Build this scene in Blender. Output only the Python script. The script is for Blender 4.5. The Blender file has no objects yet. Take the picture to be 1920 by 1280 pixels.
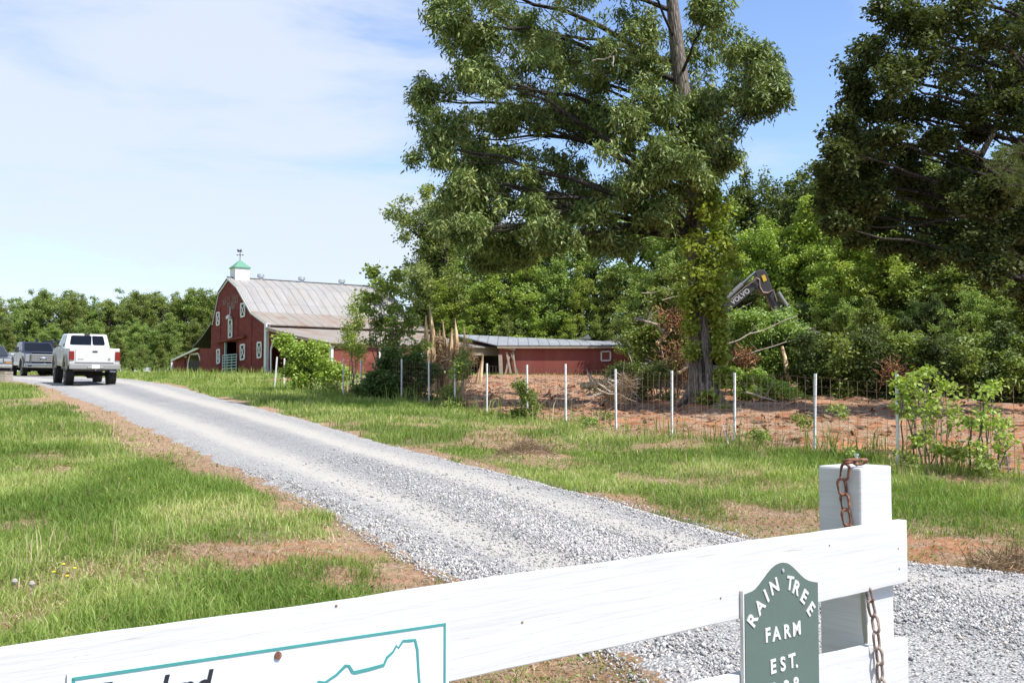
import bpy, bmesh, math, random
import numpy as np
from mathutils import Vector, Matrix
random.seed(7); RNG = np.random.default_rng(11)
R = math.radians
scene = bpy.context.scene
COL = scene.collection

# ------------------------------------------------------------------ camera, sky, sun, exposure
F = 1950.0; EYE = 1.65; PITCH = math.atan(95.0 / F)
cam_d = bpy.data.cameras.new('camera'); cam = bpy.data.objects.new('camera', cam_d); COL.objects.link(cam)
cam_d.sensor_width = 36; cam_d.lens = F / 1920 * 36; cam_d.clip_start = .05; cam_d.clip_end = 3000
cam.location = (0, 0, EYE); cam.rotation_euler = (R(90) + PITCH, 0, 0)
scene.camera = cam

SUN_H = Vector((.84, -.54, 0)).normalized(); SUN_EL = R(55)
sun_vec = Vector((SUN_H.x * math.cos(SUN_EL), SUN_H.y * math.cos(SUN_EL), math.sin(SUN_EL)))
sd = bpy.data.lights.new('sun', 'SUN'); so = bpy.data.objects.new('sun', sd); COL.objects.link(so)
sd.energy = 4.7; sd.angle = R(.53); sd.color = (1, .955, .89)
so.rotation_euler = sun_vec.to_track_quat('Z', 'Y').to_euler()

world = bpy.data.worlds.new('World'); scene.world = world; world.use_nodes = True
wn = world.node_tree; wn.nodes.clear(); WL = wn.links
def wnode(t, **k):
    n = wn.nodes.new(t)
    for a, b in k.items(): setattr(n, a, b)
    return n
wout = wnode('ShaderNodeOutputWorld'); wbg = wnode('ShaderNodeBackground'); wbg.inputs[1].default_value = .14
sky = wnode('ShaderNodeTexSky', sky_type='NISHITA'); sky.sun_disc = False; sky.sun_elevation = SUN_EL
sky.sun_rotation = math.atan2(SUN_H.x, SUN_H.y); sky.altitude = 200; sky.air_density = 1.15; sky.dust_density = .35; sky.ozone_density = 1.6
tc = wnode('ShaderNodeTexCoord'); sep = wnode('ShaderNodeSeparateXYZ'); WL.new(tc.outputs['Generated'], sep.inputs[0])
# thin high cloud, thick towards the left (west) side of the sky
mp = wnode('ShaderNodeMapping'); mp.inputs['Scale'].default_value = (1.1, 1.3, 4.2); mp.inputs['Rotation'].default_value = (0, .28, 0)
WL.new(tc.outputs['Generated'], mp.inputs[0])
n1 = wnode('ShaderNodeTexNoise'); n1.inputs['Scale'].default_value = 2.6; n1.inputs['Detail'].default_value = 9; n1.inputs['Roughness'].default_value = .58; n1.inputs['Distortion'].default_value = .35
WL.new(mp.outputs[0], n1.inputs['Vector'])
def wmath(op, a, b=None, c=None):
    m = wnode('ShaderNodeMath', operation=op)
    for i, v in enumerate((a, b, c)):
        if v is None: continue
        if isinstance(v, (int, float)): m.inputs[i].default_value = v
        else: WL.new(v, m.inputs[i])
    return m.outputs[0]
left = wmath('MULTIPLY_ADD', sep.outputs[0], -1.9, .56)        # 0.5 straight ahead, up to the left
left = wmath('MAXIMUM', wmath('MINIMUM', left, .90), .10)
cl = wmath('ADD', wmath('MULTIPLY', n1.outputs[0], 2.3), wmath('MULTIPLY_ADD', left, .9, -1.48))
clr = wnode('ShaderNodeMapRange', interpolation_type='SMOOTHSTEP'); clr.inputs['From Min'].default_value = -.12; clr.inputs['From Max'].default_value = .62; clr.inputs['To Max'].default_value = .86
WL.new(cl, clr.inputs[0])
mixc = wnode('ShaderNodeMix', data_type='RGBA'); mixc.inputs['B'].default_value = (3.8, 4.15, 4.75, 1)
tint = wnode('ShaderNodeMix', data_type='RGBA', blend_type='MULTIPLY'); tint.inputs['Factor'].default_value = 1; tint.inputs['B'].default_value = (.86, .90, 1.05, 1)
WL.new(sky.outputs[0], tint.inputs['A']); WL.new(clr.outputs[0], mixc.inputs['Factor']); WL.new(tint.outputs['Result'], mixc.inputs['A'])
WL.new(mixc.outputs['Result'], wbg.inputs[0]); WL.new(wbg.outputs[0], wout.inputs[0])

scene.view_settings.view_transform = 'Standard'; scene.view_settings.look = 'None'
scene.view_settings.exposure = 0.62; scene.view_settings.gamma = 1
scene.render.engine = 'CYCLES'
scene.cycles.max_bounces = 6; scene.cycles.transparent_max_bounces = 6

# ------------------------------------------------------------------ picture <-> place
def ray(px, py):
    a = (px - 960) / F; b = (640 - py) / F
    return Vector((a, math.cos(PITCH) - b * math.sin(PITCH), math.sin(PITCH) + b * math.cos(PITCH)))
def P(px, py, Y):
    r = ray(px, py); return Vector((0, 0, EYE)) + r * (Y / r.y)
def on_plane(px, py, pt, n):
    r = ray(px, py); o = Vector((0, 0, EYE)); return o + r * ((pt - o).dot(n) / r.dot(n))

# ------------------------------------------------------------------ noise
def _h(i, j, s):
    v = np.sin(i * 127.1 + j * 311.7 + s * 74.7) * 43758.5453
    return v - np.floor(v)
def vnoise(x, y, s=0.0):
    x = np.asarray(x, float); y = np.asarray(y, float)
    i = np.floor(x); j = np.floor(y); u = x - i; v = y - j
    u = u * u * (3 - 2 * u); v = v * v * (3 - 2 * v)
    return (_h(i, j, s) * (1 - u) + _h(i + 1, j, s) * u) * (1 - v) + (_h(i, j + 1, s) * (1 - u) + _h(i + 1, j + 1, s) * u) * v
def fbm(x, y, o=4, s=0.0):
    t = 0; a = .5; n = 0
    for k in range(o):
        t = t + a * vnoise(x * 2 ** k + 7.3 * k, y * 2 ** k - 3.1 * k, s + k); n += a; a *= .5
    return t / n
def sstep(a, b, x):
    t = np.clip((np.asarray(x, float) - a) / (b - a), 0, 1); return t * t * (3 - 2 * t)

# ------------------------------------------------------------------ road edges (metres)
RL = np.array([(-40, 66), (-31, 60), (-24.6, 51.5), (-18.6, 41.8), (-14.2, 33.5), (-10.5, 26.9), (-6.7, 19.6), (-3.95, 14.3), (-2.5, 11.7), (-1.6, 9.9), (-.95, 8.46), (-.29, 7.15), (.62, 5.6), (.9, 4), (.9, 1), (.9, -12)])
RR = np.array([(-38.5, 70.5), (-29.5, 64.5), (-20.6, 56), (-14.3, 44.5), (-9.9, 34.5), (-7.3, 29.2), (-4.5, 23.2), (-1.96, 17.4), (-.28, 13.9), (.82, 11.7), (1.68, 9.7), (2.3, 8.3), (5.2, 6.7), (9, 5.2), (12, 1), (12, -12)])
def resample(poly, n):
    # monotone parameter: interpolate by index with smoothing
    t = np.arange(len(poly)); tt = np.linspace(0, len(poly) - 1, n)
    return np.stack([np.interp(tt, t, poly[:, 0]), np.interp(tt, t, poly[:, 1])], 1)
def smooth(poly, k):
    p = poly.copy()
    for _ in range(k):
        p[1:-1] = .25 * p[:-2] + .5 * p[1:-1] + .25 * p[2:]
    return p
NR = 700
RLs = smooth(resample(RL, NR), 120); RRs = smooth(resample(RR, NR), 120)
def road_x(y):
    """left and right road edge x at depth y"""
    xl = np.interp(y, RLs[::-1, 1], RLs[::-1, 0]); xr = np.interp(y, RRs[::-1, 1], RRs[::-1, 0])
    return xl, xr
def road_sd(x, y):
    """>0 outside the road (rough metres), <0 inside"""
    xl, xr = road_x(y)
    return np.maximum(xl - x, x - xr) * .85
# fence line
FA = np.array((6.1, 13.3)); FB = np.array((-2.3, 28.8)); FD = (FB - FA) / np.linalg.norm(FB - FA)
FN = np.array((FD[1], -FD[0]))                 # points to the clay side (right / away)
def fence_side(x, y): return (x - FA[0]) * FN[0] + (y - FA[1]) * FN[1]

# ------------------------------------------------------------------ ground height
PY = np.array([-60, 0, 20, 40, 60, 72, 81, 100, 150, 260, 700, 2500]); PZ = np.array([-1.2, 0, .87, 1.74, 2.52, 2.9, 3.14, 3.5, 4.5, 6.2, 10, 12])
_yy = np.linspace(-60, 2500, 12801); _zz = np.interp(_yy, PY, PZ)
_k = np.ones(45) / 45; _zz = np.convolve(np.pad(_zz, 22, mode='edge'), _k, 'valid')
_zz[:300 - 22 + 22] = _zz[:300]
def base_z(y): return np.interp(y, _yy, _zz)
MOUNDS = [(.25, 15.6, .7, .12), (3.6, 8.6, .5, .05), (3.75, 7.6, .45, .06)]
def g(x, y):
    x = np.asarray(x, float); y = np.asarray(y, float)
    z = base_z(y)
    d = road_sd(x, y); m = sstep(0.05, .8, d)
    z = z + m * ((fbm(x * .9, y * .9, 3, 3.) - .5) * .10 + (fbm(x * 3.1, y * 3.1, 2, 9.) - .5) * .035)
    fs = fence_side(x, y); cl = sstep(.2, 2.5, fs) * sstep(75, 50, y)
    z = z + cl * ((fbm(x * .55, y * .55, 3, 21.) - .42) * .38 + (fbm(x * 2.6, y * 2.6, 3, 5.) - .5) * .16)
    for mx, my, r, h in MOUNDS: z = z + h * np.exp(-((x - mx) ** 2 + (y - my) ** 2) / (r * r * .5)) * (0.7 + .6 * vnoise(x * 6, y * 6, 2))
    # verge on the left rises a touch above the drive
    z = z + .07 * m * sstep(0, 3, -x + 0 * y) * sstep(45, 25, y)
    return z
def gz(x, y): return float(g(x, y))
# bare soil (0 grass .. 1 bare clay)
PATCH = [(-1.8, 8.35, .55, .9), (-2.15, 7.9, .6, .75), (-2.6, 8.1, .45, .6), (-5.75, 13.1, .35, .8), (.16, 15.6, .75, 1.0), (.8, 14.4, .6, .65), (2.6, 12.9, .7, .55), (3.1, 12.2, .6, .55), (2.35, 9.8, .85, .85), (2.9, 10.3, .6, .55),
         (1.25, 11.6, .35, .8), (3.55, 8.5, .85, 1.2), (3.9, 7.9, .9, 1.2), (3.5, 7.4, .6, 1.1), (-.75, 8.05, .3, .8), (-1.35, 8.5, .45, .7), (-1.2, 7.3, .5, .7), (-.5, 6.9, .4, .9), (-2.4, 9.6, .4, .5), (.2, 5.3, .9, .8), (4.6, 9.2, .5, .5)]
def clay(x, y):
    x = np.asarray(x, float); y = np.asarray(y, float)
    wx = x + (fbm(x * 2.2, y * 2.2, 3, 31.) - .5) * 1.1; wy = y + (fbm(x * 2.2, y * 2.2, 3, 47.) - .5) * 1.6
    c = np.zeros_like(wx)
    for px, py, r, a in PATCH:
        c = np.maximum(c, a * np.exp(-(((wx - px) / r) ** 2 + ((wy - py) / (r * 1.25)) ** 2)))
    xl, xr = road_x(y)
    dl = (xl - wx)                                  # strip of bare soil along the left edge of the drive
    wid = .25 + .75 * sstep(10, 16, y) * sstep(46, 30, y)
    c = np.maximum(c, 1.05 * sstep(wid + .35, wid * .4, dl) * (wx < xl + .4) * (.55 + .7 * fbm(x * .8, y * .8, 3, 12.)))
    c = np.maximum(c, .8 * sstep(.55, .1, x - xr) * (x > xr - .3) * (fbm(x * .9, y * .9, 3, 17.) > .46))
    fs = fence_side(wx, wy)
    c = np.maximum(c, sstep(-.25, .9, fs) * (.75 + .5 * fbm(x * .7, y * .7, 3, 61.)) * sstep(72, 60, y) * sstep(-9, -3, x))
    c = np.maximum(c, .55 * sstep(.61, .71, fbm(x * .35, y * .35, 4, 81.)))
    c = np.maximum(c, .5 * sstep(.60, .70, fbm(x * 1.3, y * 1.1, 3, 23.)) * (y < 25))
    return np.clip(c, 0, 1.2)

# ------------------------------------------------------------------ materials
MATS = {}
class NT:
    def __init__(s, name):
        s.m = bpy.data.materials.new(name); s.m.use_nodes = True; s.t = s.m.node_tree; s.t.nodes.clear()
        s.out = s.n('ShaderNodeOutputMaterial'); MATS[name] = s.m
    def n(s, t, ins=None, **k):
        n = s.t.nodes.new(t)
        for a, b in k.items(): setattr(n, a, b)
        for a, b in (ins or {}).items():
            if hasattr(b, 'is_output'): s.t.links.new(b, n.inputs[a])
            else: n.inputs[a].default_value = b
        return n
    def link(s, a, b): s.t.links.new(a, b)
    def coord(s, which='Object', scale=(1, 1, 1), rot=(0, 0, 0)):
        c = s.n('ShaderNodeTexCoord'); m = s.n('ShaderNodeMapping', {'Vector': c.outputs[which], 'Scale': scale, 'Rotation': rot}); return m.outputs[0]
    def noise(s, vec, scale, detail=4, rough=.55, dist=0):
        return s.n('ShaderNodeTexNoise', {'Vector': vec, 'Scale': scale, 'Detail': detail, 'Roughness': rough, 'Distortion': dist}).outputs[0]
    def ramp(s, fac, stops, interp='LINEAR'):
        r = s.n('ShaderNodeValToRGB', {'Fac': fac}); r.color_ramp.interpolation = interp; e = r.color_ramp.elements
        while len(e) < len(stops): e.new(.5)
        for q, (p, c) in zip(e, stops): q.position = p; q.color = (*c, 1) if len(c) == 3 else c
        return r.outputs[0]
    def mix(s, f, a, b, mode='MIX'):
        n = s.n('ShaderNodeMix', data_type='RGBA', blend_type=mode)
        for k, v in (('Factor', f), ('A', a), ('B', b)):
            i = n.inputs[k] if k != 'Factor' else n.inputs[0]
            if k == 'A': i = n.inputs[6]
            if k == 'B': i = n.inputs[7]
            if hasattr(v, 'is_output'): s.t.links.new(v, i)
            else: i.default_value = v if isinstance(v, (int, float)) else (*v, 1)
        return n.outputs[2]
    def math(s, op, a, b=0.0, c=0.0):
        return s.n('ShaderNodeMath', {0: a, 1: b, 2: c}, operation=op).outputs[0]
    def attr(s, name): return s.n('ShaderNodeAttribute', attribute_name=name).outputs['Fac']
    def bump(s, h, strength, dist=.02): return s.n('ShaderNodeBump', {'Height': h, 'Strength': strength, 'Distance': dist}).outputs[0]
    def bsdf(s, color, rough=.6, metal=0, normal=None, spec=.5, **extra):
        b = s.n('ShaderNodeBsdfPrincipled', {'Roughness': rough, 'Metallic': metal, 'Specular IOR Level': spec, **extra})
        if hasattr(color, 'is_output'): s.link(color, b.inputs['Base Color'])
        else: b.inputs['Base Color'].default_value = (*color, 1)
        if normal is not None: s.link(normal, b.inputs['Normal'])
        s.link(b.outputs[0], s.out.inputs[0]); return b

def mat_simple(name, col, rough=.5, metal=0, var=.12, scale=6, bump=.15, spec=.5):
    t = NT(name); v = t.coord(); n = t.noise(v, scale, 5)
    c = t.mix(n, tuple(x * (1 - var) for x in col), tuple(min(1, x * (1 + var)) for x in col))
    t.bsdf(c, rough, metal, t.bump(t.noise(v, scale * 6, 3), bump, .01) if bump else None, spec); return t.m
def mat_leaf(name, dark, mid, light, trans=.35, rough=.5, extra=None):
    t = NT(name); a = t.attr('rnd')
    st = [(0, dark), (.55, mid), (1, light)]
    c = t.ramp(a, st)
    oi = t.n('ShaderNodeObjectInfo').outputs['Random']
    c = t.n('ShaderNodeHueSaturation', {'Hue': t.math('MULTIPLY_ADD', oi, .03, .485), 'Saturation': 1.0, 'Value': t.math('MULTIPLY_ADD', oi, .5, .78), 'Color': c}).outputs[0]
    d = t.n('ShaderNodeBsdfPrincipled', {'Base Color': c, 'Roughness': rough, 'Specular IOR Level': .22})
    tr = t.n('ShaderNodeBsdfTranslucent', {'Color': t.mix(1.0, c, (1.35, 1.35, .55), 'MULTIPLY')})
    mx = t.n('ShaderNodeMixShader', {0: trans, 1: d.outputs[0], 2: tr.outputs[0]}); t.link(mx.outputs[0], t.out.inputs[0]); return t.m

mat_leaf('leaf_oak', (.062, .088, .024), (.160, .205, .058), (.33, .36, .15), .18, .5)
mat_leaf('leaf_vine', (.17, .25, .04), (.34, .45, .08), (.50, .58, .16), .4)  # brighter leaf green; sunlight on the shaded vine is put into the colour
mat_leaf('leaf_dark', (.048, .074, .023), (.092, .130, .040), (.16, .20, .075), .32, .5)
mat_leaf('leaf_mid', (.11, .16, .036), (.21, .285, .068), (.36, .42, .13), .26)
mat_leaf('leaf_light', (.14, .20, .032), (.27, .36, .065), (.42, .49, .14), .3)
mat_leaf('leaf_far', (.15, .20, .065), (.23, .29, .095), (.32, .36, .14), .4)
mat_leaf('leaf_pine', (.07, .095, .028), (.115, .15, .042), (.18, .21, .065), .25)
mat_leaf('leaf_dry', (.11, .06, .035), (.20, .13, .08), (.33, .25, .16), .2)
mat_leaf('grass', (.13, .20, .040), (.25, .335, .078), (.47, .47, .21), .4, .6)
mat_leaf('heap_straw', (.13, .09, .055), (.27, .19, .12), (.46, .36, .24), .1, .9)
mat_leaf('clover', (.08, .13, .03), (.15, .22, .05), (.26, .32, .09), .3, .5)
mat_leaf('grass_straw', (.25, .175, .10), (.44, .34, .21), (.62, .51, .34), .25, .7)

def mk_ground():
    t = NT('ground_soil'); cl = t.attr('clay'); v = t.coord('Object')
    n = t.noise(v, 1.7, 8, .62); f = t.noise(v, 22, 6, .7); f2 = t.noise(v, 70, 4, .7)
    cd = t.ramp(n, [(.30, (.12, .052, .026)), (.46, (.27, .095, .038)), (.58, (.37, .155, .068)), (.72, (.42, .25, .14))])
    straw = t.ramp(f, [(.30, (.14, .085, .052)), (.5, (.34, .235, .155)), (.68, (.54, .42, .29))])
    tan = t.mix(t.ramp(n, [(.3, (0,) * 3), (.7, (1,) * 3)]), (.30, .19, .115), (.44, .33, .225))
    cd = t.mix(t.attr('red'), t.mix(.35, tan, cd), cd)
    c1 = t.mix(t.ramp(t.noise(v, 3.3, 6, .7), [(.40, (0,) * 3), (.56, (1,) * 3)]), cd, straw)
    c1 = t.mix(.45, c1, t.ramp(f2, [(.3, (.45,) * 3), (.7, (1.45,) * 3)]), 'MULTIPLY')
    red = t.ramp(t.noise(v, .9, 4, .6, .6), [(.55, (0,) * 3), (.66, (1,) * 3)])
    c1 = t.mix(t.math('MULTIPLY', red, t.math('MULTIPLY_ADD', t.attr('red'), .6, .2)), c1, (.47, .20, .10))
    gr = t.ramp(f, [(.3, (.085, .105, .035)), (.55, (.15, .18, .055)), (.75, (.25, .22, .10))])
    far = t.ramp(t.noise(v, .25, 6, .6), [(.35, (.18, .235, .060)), (.6, (.24, .27, .085)), (.75, (.34, .29, .14))])
    farf = t.attr('far'); gr = t.mix(farf, gr, far)
    m = t.n('ShaderNodeMapRange', {0: t.math('ADD', cl, t.math('MULTIPLY_ADD', f, .6, -.3)), 1: .25, 2: .55}).outputs[0]
    c = t.mix(m, gr, c1)
    h = t.math('ADD', t.math('MULTIPLY', f, .6), t.math('MULTIPLY', f2, .4))
    t.bsdf(c, .95, 0, t.bump(h, .9, .05), .15)
mk_ground()

def mk_gravel():
    t = NT('gravel'); u = t.attr('across'); v = t.coord('Object')
    vo = t.n('ShaderNodeTexVoronoi', {'Vector': v, 'Scale': 58, 'Randomness': 1.0}); vo2 = t.n('ShaderNodeTexVoronoi', {'Vector': v, 'Scale': 120})
    s = t.n('ShaderNodeSeparateColor', {0: vo.outputs['Color']}).outputs[0]
    s2 = t.n('ShaderNodeSeparateColor', {0: vo2.outputs['Color']}).outputs[0]
    stone = t.ramp(s, [(0, (.12, .12, .125)), (.25, (.31, .305, .30)), (.6, (.445, .43, .405)), (1, (.62, .60, .565))])
    stone2 = t.ramp(s2, [(0, (.16, .16, .165)), (.5, (.385, .375, .36)), (1, (.55, .535, .51))])
    stone = t.mix(.5, stone, stone2)
    crack = t.ramp(vo.outputs['Distance'], [(0, (1,) * 3), (.45, (.95,) * 3), (.8, (.5,) * 3)])
    stone = t.mix(.7, stone, crack, 'MULTIPLY')
    fine = t.ramp(t.noise(v, 120, 3, .8), [(.3, (.36, .335, .285)), (.7, (.46, .43, .375))])
    nz = t.noise(v, 1.1, 5, .6); nf = t.noise(v, 9, 4, .7)
    au = t.math('ABSOLUTE', t.math('ADD', t.math('ABSOLUTE', t.math('ADD', u, t.math('MULTIPLY_ADD', nz, .24, -.12))), -.47))
    tr = t.n('ShaderNodeMapRange', {0: t.math('ADD', au, t.math('MULTIPLY_ADD', nf, .32, -.16)), 1: .07, 2: .24, 3: 1.0, 4: 0.0}).outputs[0]
    tr = t.math('MULTIPLY', tr, t.attr('wear'))
    midm = t.n('ShaderNodeMapRange', {0: t.math('ABSOLUTE', u), 1: .0, 2: .36, 3: 1.0, 4: 0.0}).outputs[0]
    stone = t.mix(t.math('MULTIPLY', midm, t.ramp(t.noise(v, .7, 5, .7), [(.3, (.3,) * 3), (.7, (1,) * 3)])), stone, t.mix(1.0, stone, (.70, .71, .74), 'MULTIPLY'))
    c = t.mix(t.math('MULTIPLY', tr, .66), stone, fine)
    edge = t.n('ShaderNodeMapRange', {0: t.math('ADD', t.math('ABSOLUTE', u), t.math('MULTIPLY_ADD', nf, .24, -.12)), 1: .955, 2: 1.03}).outputs[0]
    c = t.mix(t.math('MULTIPLY', edge, .6), c, (.36, .23, .14))
    h = t.math('MULTIPLY', t.math('SUBTRACT', 1.0, vo.outputs['Distance']), t.math('MULTIPLY_ADD', tr, -.75, 1.0))
    t.bsdf(c, .9, 0, t.bump(h, .8, .02), .2)
mk_gravel()
t = NT('stone'); c = t.ramp(t.attr('rnd'), [(0, (.16, .16, .16)), (.25, (.29, .287, .28)), (.55, (.38, .37, .36)), (.85, (.56, .545, .525)), (1, (.50, .43, .36))]); t.bsdf(c, .85, 0, None, .25)

def mk_bark(name, a, b, sc=(9, 9, 1.6)):
    t = NT(name); v = t.coord('Object', sc); n = t.noise(v, 2.2, 8, .65, .6)
    w = t.n('ShaderNodeTexVoronoi', {'Vector': v, 'Scale': 1.8}, feature='DISTANCE_TO_EDGE').outputs['Distance']
    c = t.ramp(n, [(.3, a), (.7, b)]); c = t.mix(.8, c, t.ramp(w, [(0, (.35,) * 3), (.25, (1.1,) * 3)]), 'MULTIPLY')
    t.bsdf(c, .95, 0, t.bump(t.math('MULTIPLY', n, w), 1.0, .08), .15)
mk_bark('bark', (.12, .10, .085), (.30, .26, .22)); mk_bark('bark_dark', (.035, .03, .026), (.10, .085, .07)); mk_bark('raw_wood', (.48, .31, .16), (.76, .60, .38), (4, 4, .5)); mk_bark('red_root', (.20, .085, .04), (.52, .27, .14), (6, 6, 6))
mk_bark('clod_soil', (.17, .075, .04), (.36, .18, .10), (5, 5, 5))
mat_simple('dead_wood', (.36, .31, .25), .9, 0, .35, 3)

def mk_white(name, col, grain=True):
    t = NT(name); v = t.coord('Object', (3, 3, 60)); n = t.noise(v, 1.0, 6, .6, .2); v2 = t.coord('Object'); d = t.noise(v2, 3.5, 6, .65)
    c = t.ramp(n, [(.3, tuple(x * .90 for x in col)), (.6, col)])
    c = t.mix(t.ramp(d, [(.62, (0,) * 3), (.74, (.35,) * 3)]), c, (.60, .55, .44))
    sp = t.noise(v2, 14, 3, .5)
    c = t.mix(t.ramp(sp, [(.73, (0,) * 3), (.76, (.7,) * 3)]), c, (.33, .27, .2))
    cr = t.noise(t.coord('Object', (1.2, 1.2, 22)), 5, 8, .7, .5)
    crk = t.ramp(cr, [(.30, (1,) * 3), (.335, (0,) * 3)])
    c = t.mix(t.math('MULTIPLY', crk, .4), c, (.36, .33, .29))
    t.bsdf(c, .62, 0, t.bump(t.math('ADD', n, t.math('MULTIPLY', crk, -.6)), .45, .004), .3)
mk_white('white_paint', (.54, .54, .53))

def mk_chain():
    t = NT('rust'); v = t.coord('Object'); n = t.noise(v, 60, 6, .7)
    c = t.ramp(n, [(.3, (.07, .03, .02)), (.5, (.20, .085, .05)), (.7, (.36, .20, .13))]); t.bsdf(c, .85, .25, t.bump(n, .6, .002))
mk_chain()
mat_simple('rust_pale', (.33, .25, .21), .6, .5, .35, 90, .3)
mat_simple('galvanised', (.55, .57, .58), .45, .7, .15, 20)
mat_simple('plaque_green', (.085, .125, .107), .42, 0, .12, 9, .05)
mat_simple('plaque_white', (.60, .60, .57), .5, 0, .1, 60, .2)
mat_simple('sign_white', (.56, .62, .68), .3, 0, .03, 3, 0)
mat_simple('sign_teal', (.05, .25, .235), .4, 0, .15, 40, 0)
mat_simple('sign_black', (.015, .015, .02), .4, 0, .1, 5, 0)

def mk_siding(name, a, b, line=7.0, fade=.5):
    t = NT(name); v = t.coord('Object'); s = t.n('ShaderNodeSeparateXYZ', {0: v}).outputs[2]
    z = t.math('FRACT', t.math('MULTIPLY', s, line)); ln = t.ramp(z, [(0, (.35,) * 3), (.09, (1,) * 3), (.9, (1,) * 3), (1, (.8,) * 3)])
    idx = t.math('FLOOR', t.math('MULTIPLY', s, line)); cmb = t.n('ShaderNodeCombineXYZ', {0: t.math('MULTIPLY', idx, 3.7), 1: 0.0, 2: 0.0}).outputs[0]
    vv = t.n('ShaderNodeVectorMath', {0: t.coord('Object', (.45, .45, 0)), 1: cmb}, operation='ADD').outputs[0]
    bn = t.noise(vv, 2.0, 4, .6); n = t.noise(v, .9, 7, .65)
    c = t.ramp(t.math('MULTIPLY_ADD', bn, .6, t.math('MULTIPLY', n, .4)), [(.32, a), (.66, b)])
    wv = t.noise(t.coord('Object', (1, 1, .35)), 4.0, 8, .7)
    c = t.mix(t.math('MULTIPLY', t.ramp(wv, [(.58, (0,) * 3), (.74, (1,) * 3)]), fade), c, (.30, .20, .17))
    c = t.mix(1.0, c, ln, 'MULTIPLY'); t.bsdf(c, .85, 0, t.bump(z, .25, .02), .2)
mk_siding('red_siding', (.105, .020, .018), (.205, .046, .040), 6.2, .30)
mk_siding('red_panel', (.46, .10, .085), (.58, .20, .165), .01, .6)
mk_siding('red_brick', (.17, .045, .035), (.27, .085, .065), 5.0, .5)
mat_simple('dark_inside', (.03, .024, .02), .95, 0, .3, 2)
mat_simple('trim_white', (.62, .63, .62), .7, 0, .15, 4)
mat_simple('old_wood', (.30, .25, .19), .9, 0, .3, 5)
def mk_roof(name, a, b, rust, amt):
    t = NT(name); uv = t.n('ShaderNodeUVMap').outputs[0]; s = t.n('ShaderNodeSeparateXYZ', {0: uv})
    x = t.math('MULTIPLY', s.outputs[0], 1.45); fx = t.math('FRACT', x); seam = t.ramp(fx, [(0, (.42,) * 3), (.10, (1,) * 3), (.92, (1,) * 3), (1, (.6,) * 3)])
    pid = t.math('FLOOR', x); y = t.math('MULTIPLY', s.outputs[1], .42); rid = t.math('FLOOR', y)
    wn_ = t.n('ShaderNodeTexWhiteNoise', {0: t.n('ShaderNodeCombineXYZ', {0: pid, 1: rid, 2: 0.0}).outputs[0]}, noise_dimensions='3D').outputs[0]
    hs = t.ramp(t.math('FRACT', y), [(0, (.72,) * 3), (.03, (1,) * 3), (1, (1,) * 3)])
    mp_ = t.n('ShaderNodeMapping', {0: uv, 'Scale': (1.6, .35, 1)}).outputs[0]
    n = t.noise(mp_, 1.6, 8, .65); c = t.ramp(t.math('MULTIPLY_ADD', wn_, .15, t.math('MULTIPLY', n, .85)), [(.25, a), (.7, b)])
    rn = t.noise(t.n('ShaderNodeMapping', {0: uv, 'Scale': (.5, .3, 1)}).outputs[0], 1.2, 8, .7, .3)
    c = t.mix(t.math('MULTIPLY', t.ramp(rn, [(.5, (0,) * 3), (.68, (1,) * 3)]), amt), c, rust)
    st = t.noise(t.n('ShaderNodeMapping', {0: uv, 'Scale': (7, .25, 1)}).outputs[0], 1.0, 6, .7)
    c = t.mix(t.math('MULTIPLY', t.ramp(st, [(.52, (0,) * 3), (.7, (1,) * 3)]), amt * .6), c, tuple(q * 1.25 for q in rust))
    c = t.mix(1.0, t.mix(1.0, c, seam, 'MULTIPLY'), hs, 'MULTIPLY')
    rib = t.math('SINE', t.math('MULTIPLY', s.outputs[0], 60.0))
    t.bsdf(c, .6, .15, t.bump(rib, .25, .02), .35)
mk_roof('roof_metal', (.25, .24, .225), (.36, .35, .33), (.33, .26, .20), .4)
mk_roof('roof_rusty', (.24, .21, .18), (.34, .305, .26), (.26, .13, .07), .95)
mk_roof('roof_shed', (.22, .235, .255), (.32, .34, .36), (.35, .32, .28), .3)
mat_simple('green_roof', (.10, .26, .17), .6, 0, .12, 3)
mat_simple('gate_metal', (.30, .42, .40), .5, .3, .15, 6)

t = NT('glass'); t.bsdf((.006, .008, .012), .02, 0, None, .25)
t = NT('glass_clear'); t.bsdf((.02, .025, .035), .08, 0, None, .35)
def carpaint(name, col, dirt=.2):
    t = NT(name); v = t.coord(); n = t.noise(v, 3, 6, .65); z = t.n('ShaderNodeSeparateXYZ', {0: v}).outputs[2]
    dz = t.n('ShaderNodeMapRange', {0: t.math('ADD', z, t.math('MULTIPLY_ADD', n, .5, -.25)), 1: 1.15, 2: .5, 3: 0.0, 4: dirt}).outputs[0]
    c = t.mix(dz, col, (.36, .29, .21)); b = t.bsdf(c, .28, 0, None, .5); b.inputs['Coat Weight'].default_value = .5; b.inputs['Coat Roughness'].default_value = .08
carpaint('paint_white', (.58, .58, .57), .25); carpaint('paint_tan', (.33, .29, .22), .3); carpaint('paint_navy', (.018, .024, .045), .35); carpaint('paint_navy_dark', (.02, .026, .04), .2)
mat_simple('chrome', (.48, .48, .49), .22, 1, .05, 5, 0); mat_simple('bumper_grey', (.36, .355, .34), .35, .5, .1, 5, .05)
mat_simple('rubber', (.028, .026, .024), .85, 0, .3, 8, .3); mat_simple('underbody', (.02, .018, .016), .9, 0, .3, 5)
mat_simple('red_lens', (.20, .010, .012), .2, 0, .1, 4, 0); mat_simple('clear_lens', (.34, .35, .36), .12, .3, .08, 10, 0); mat_simple('amber_lens', (.6, .26, .04), .2, 0, .1, 5, 0)
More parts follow.
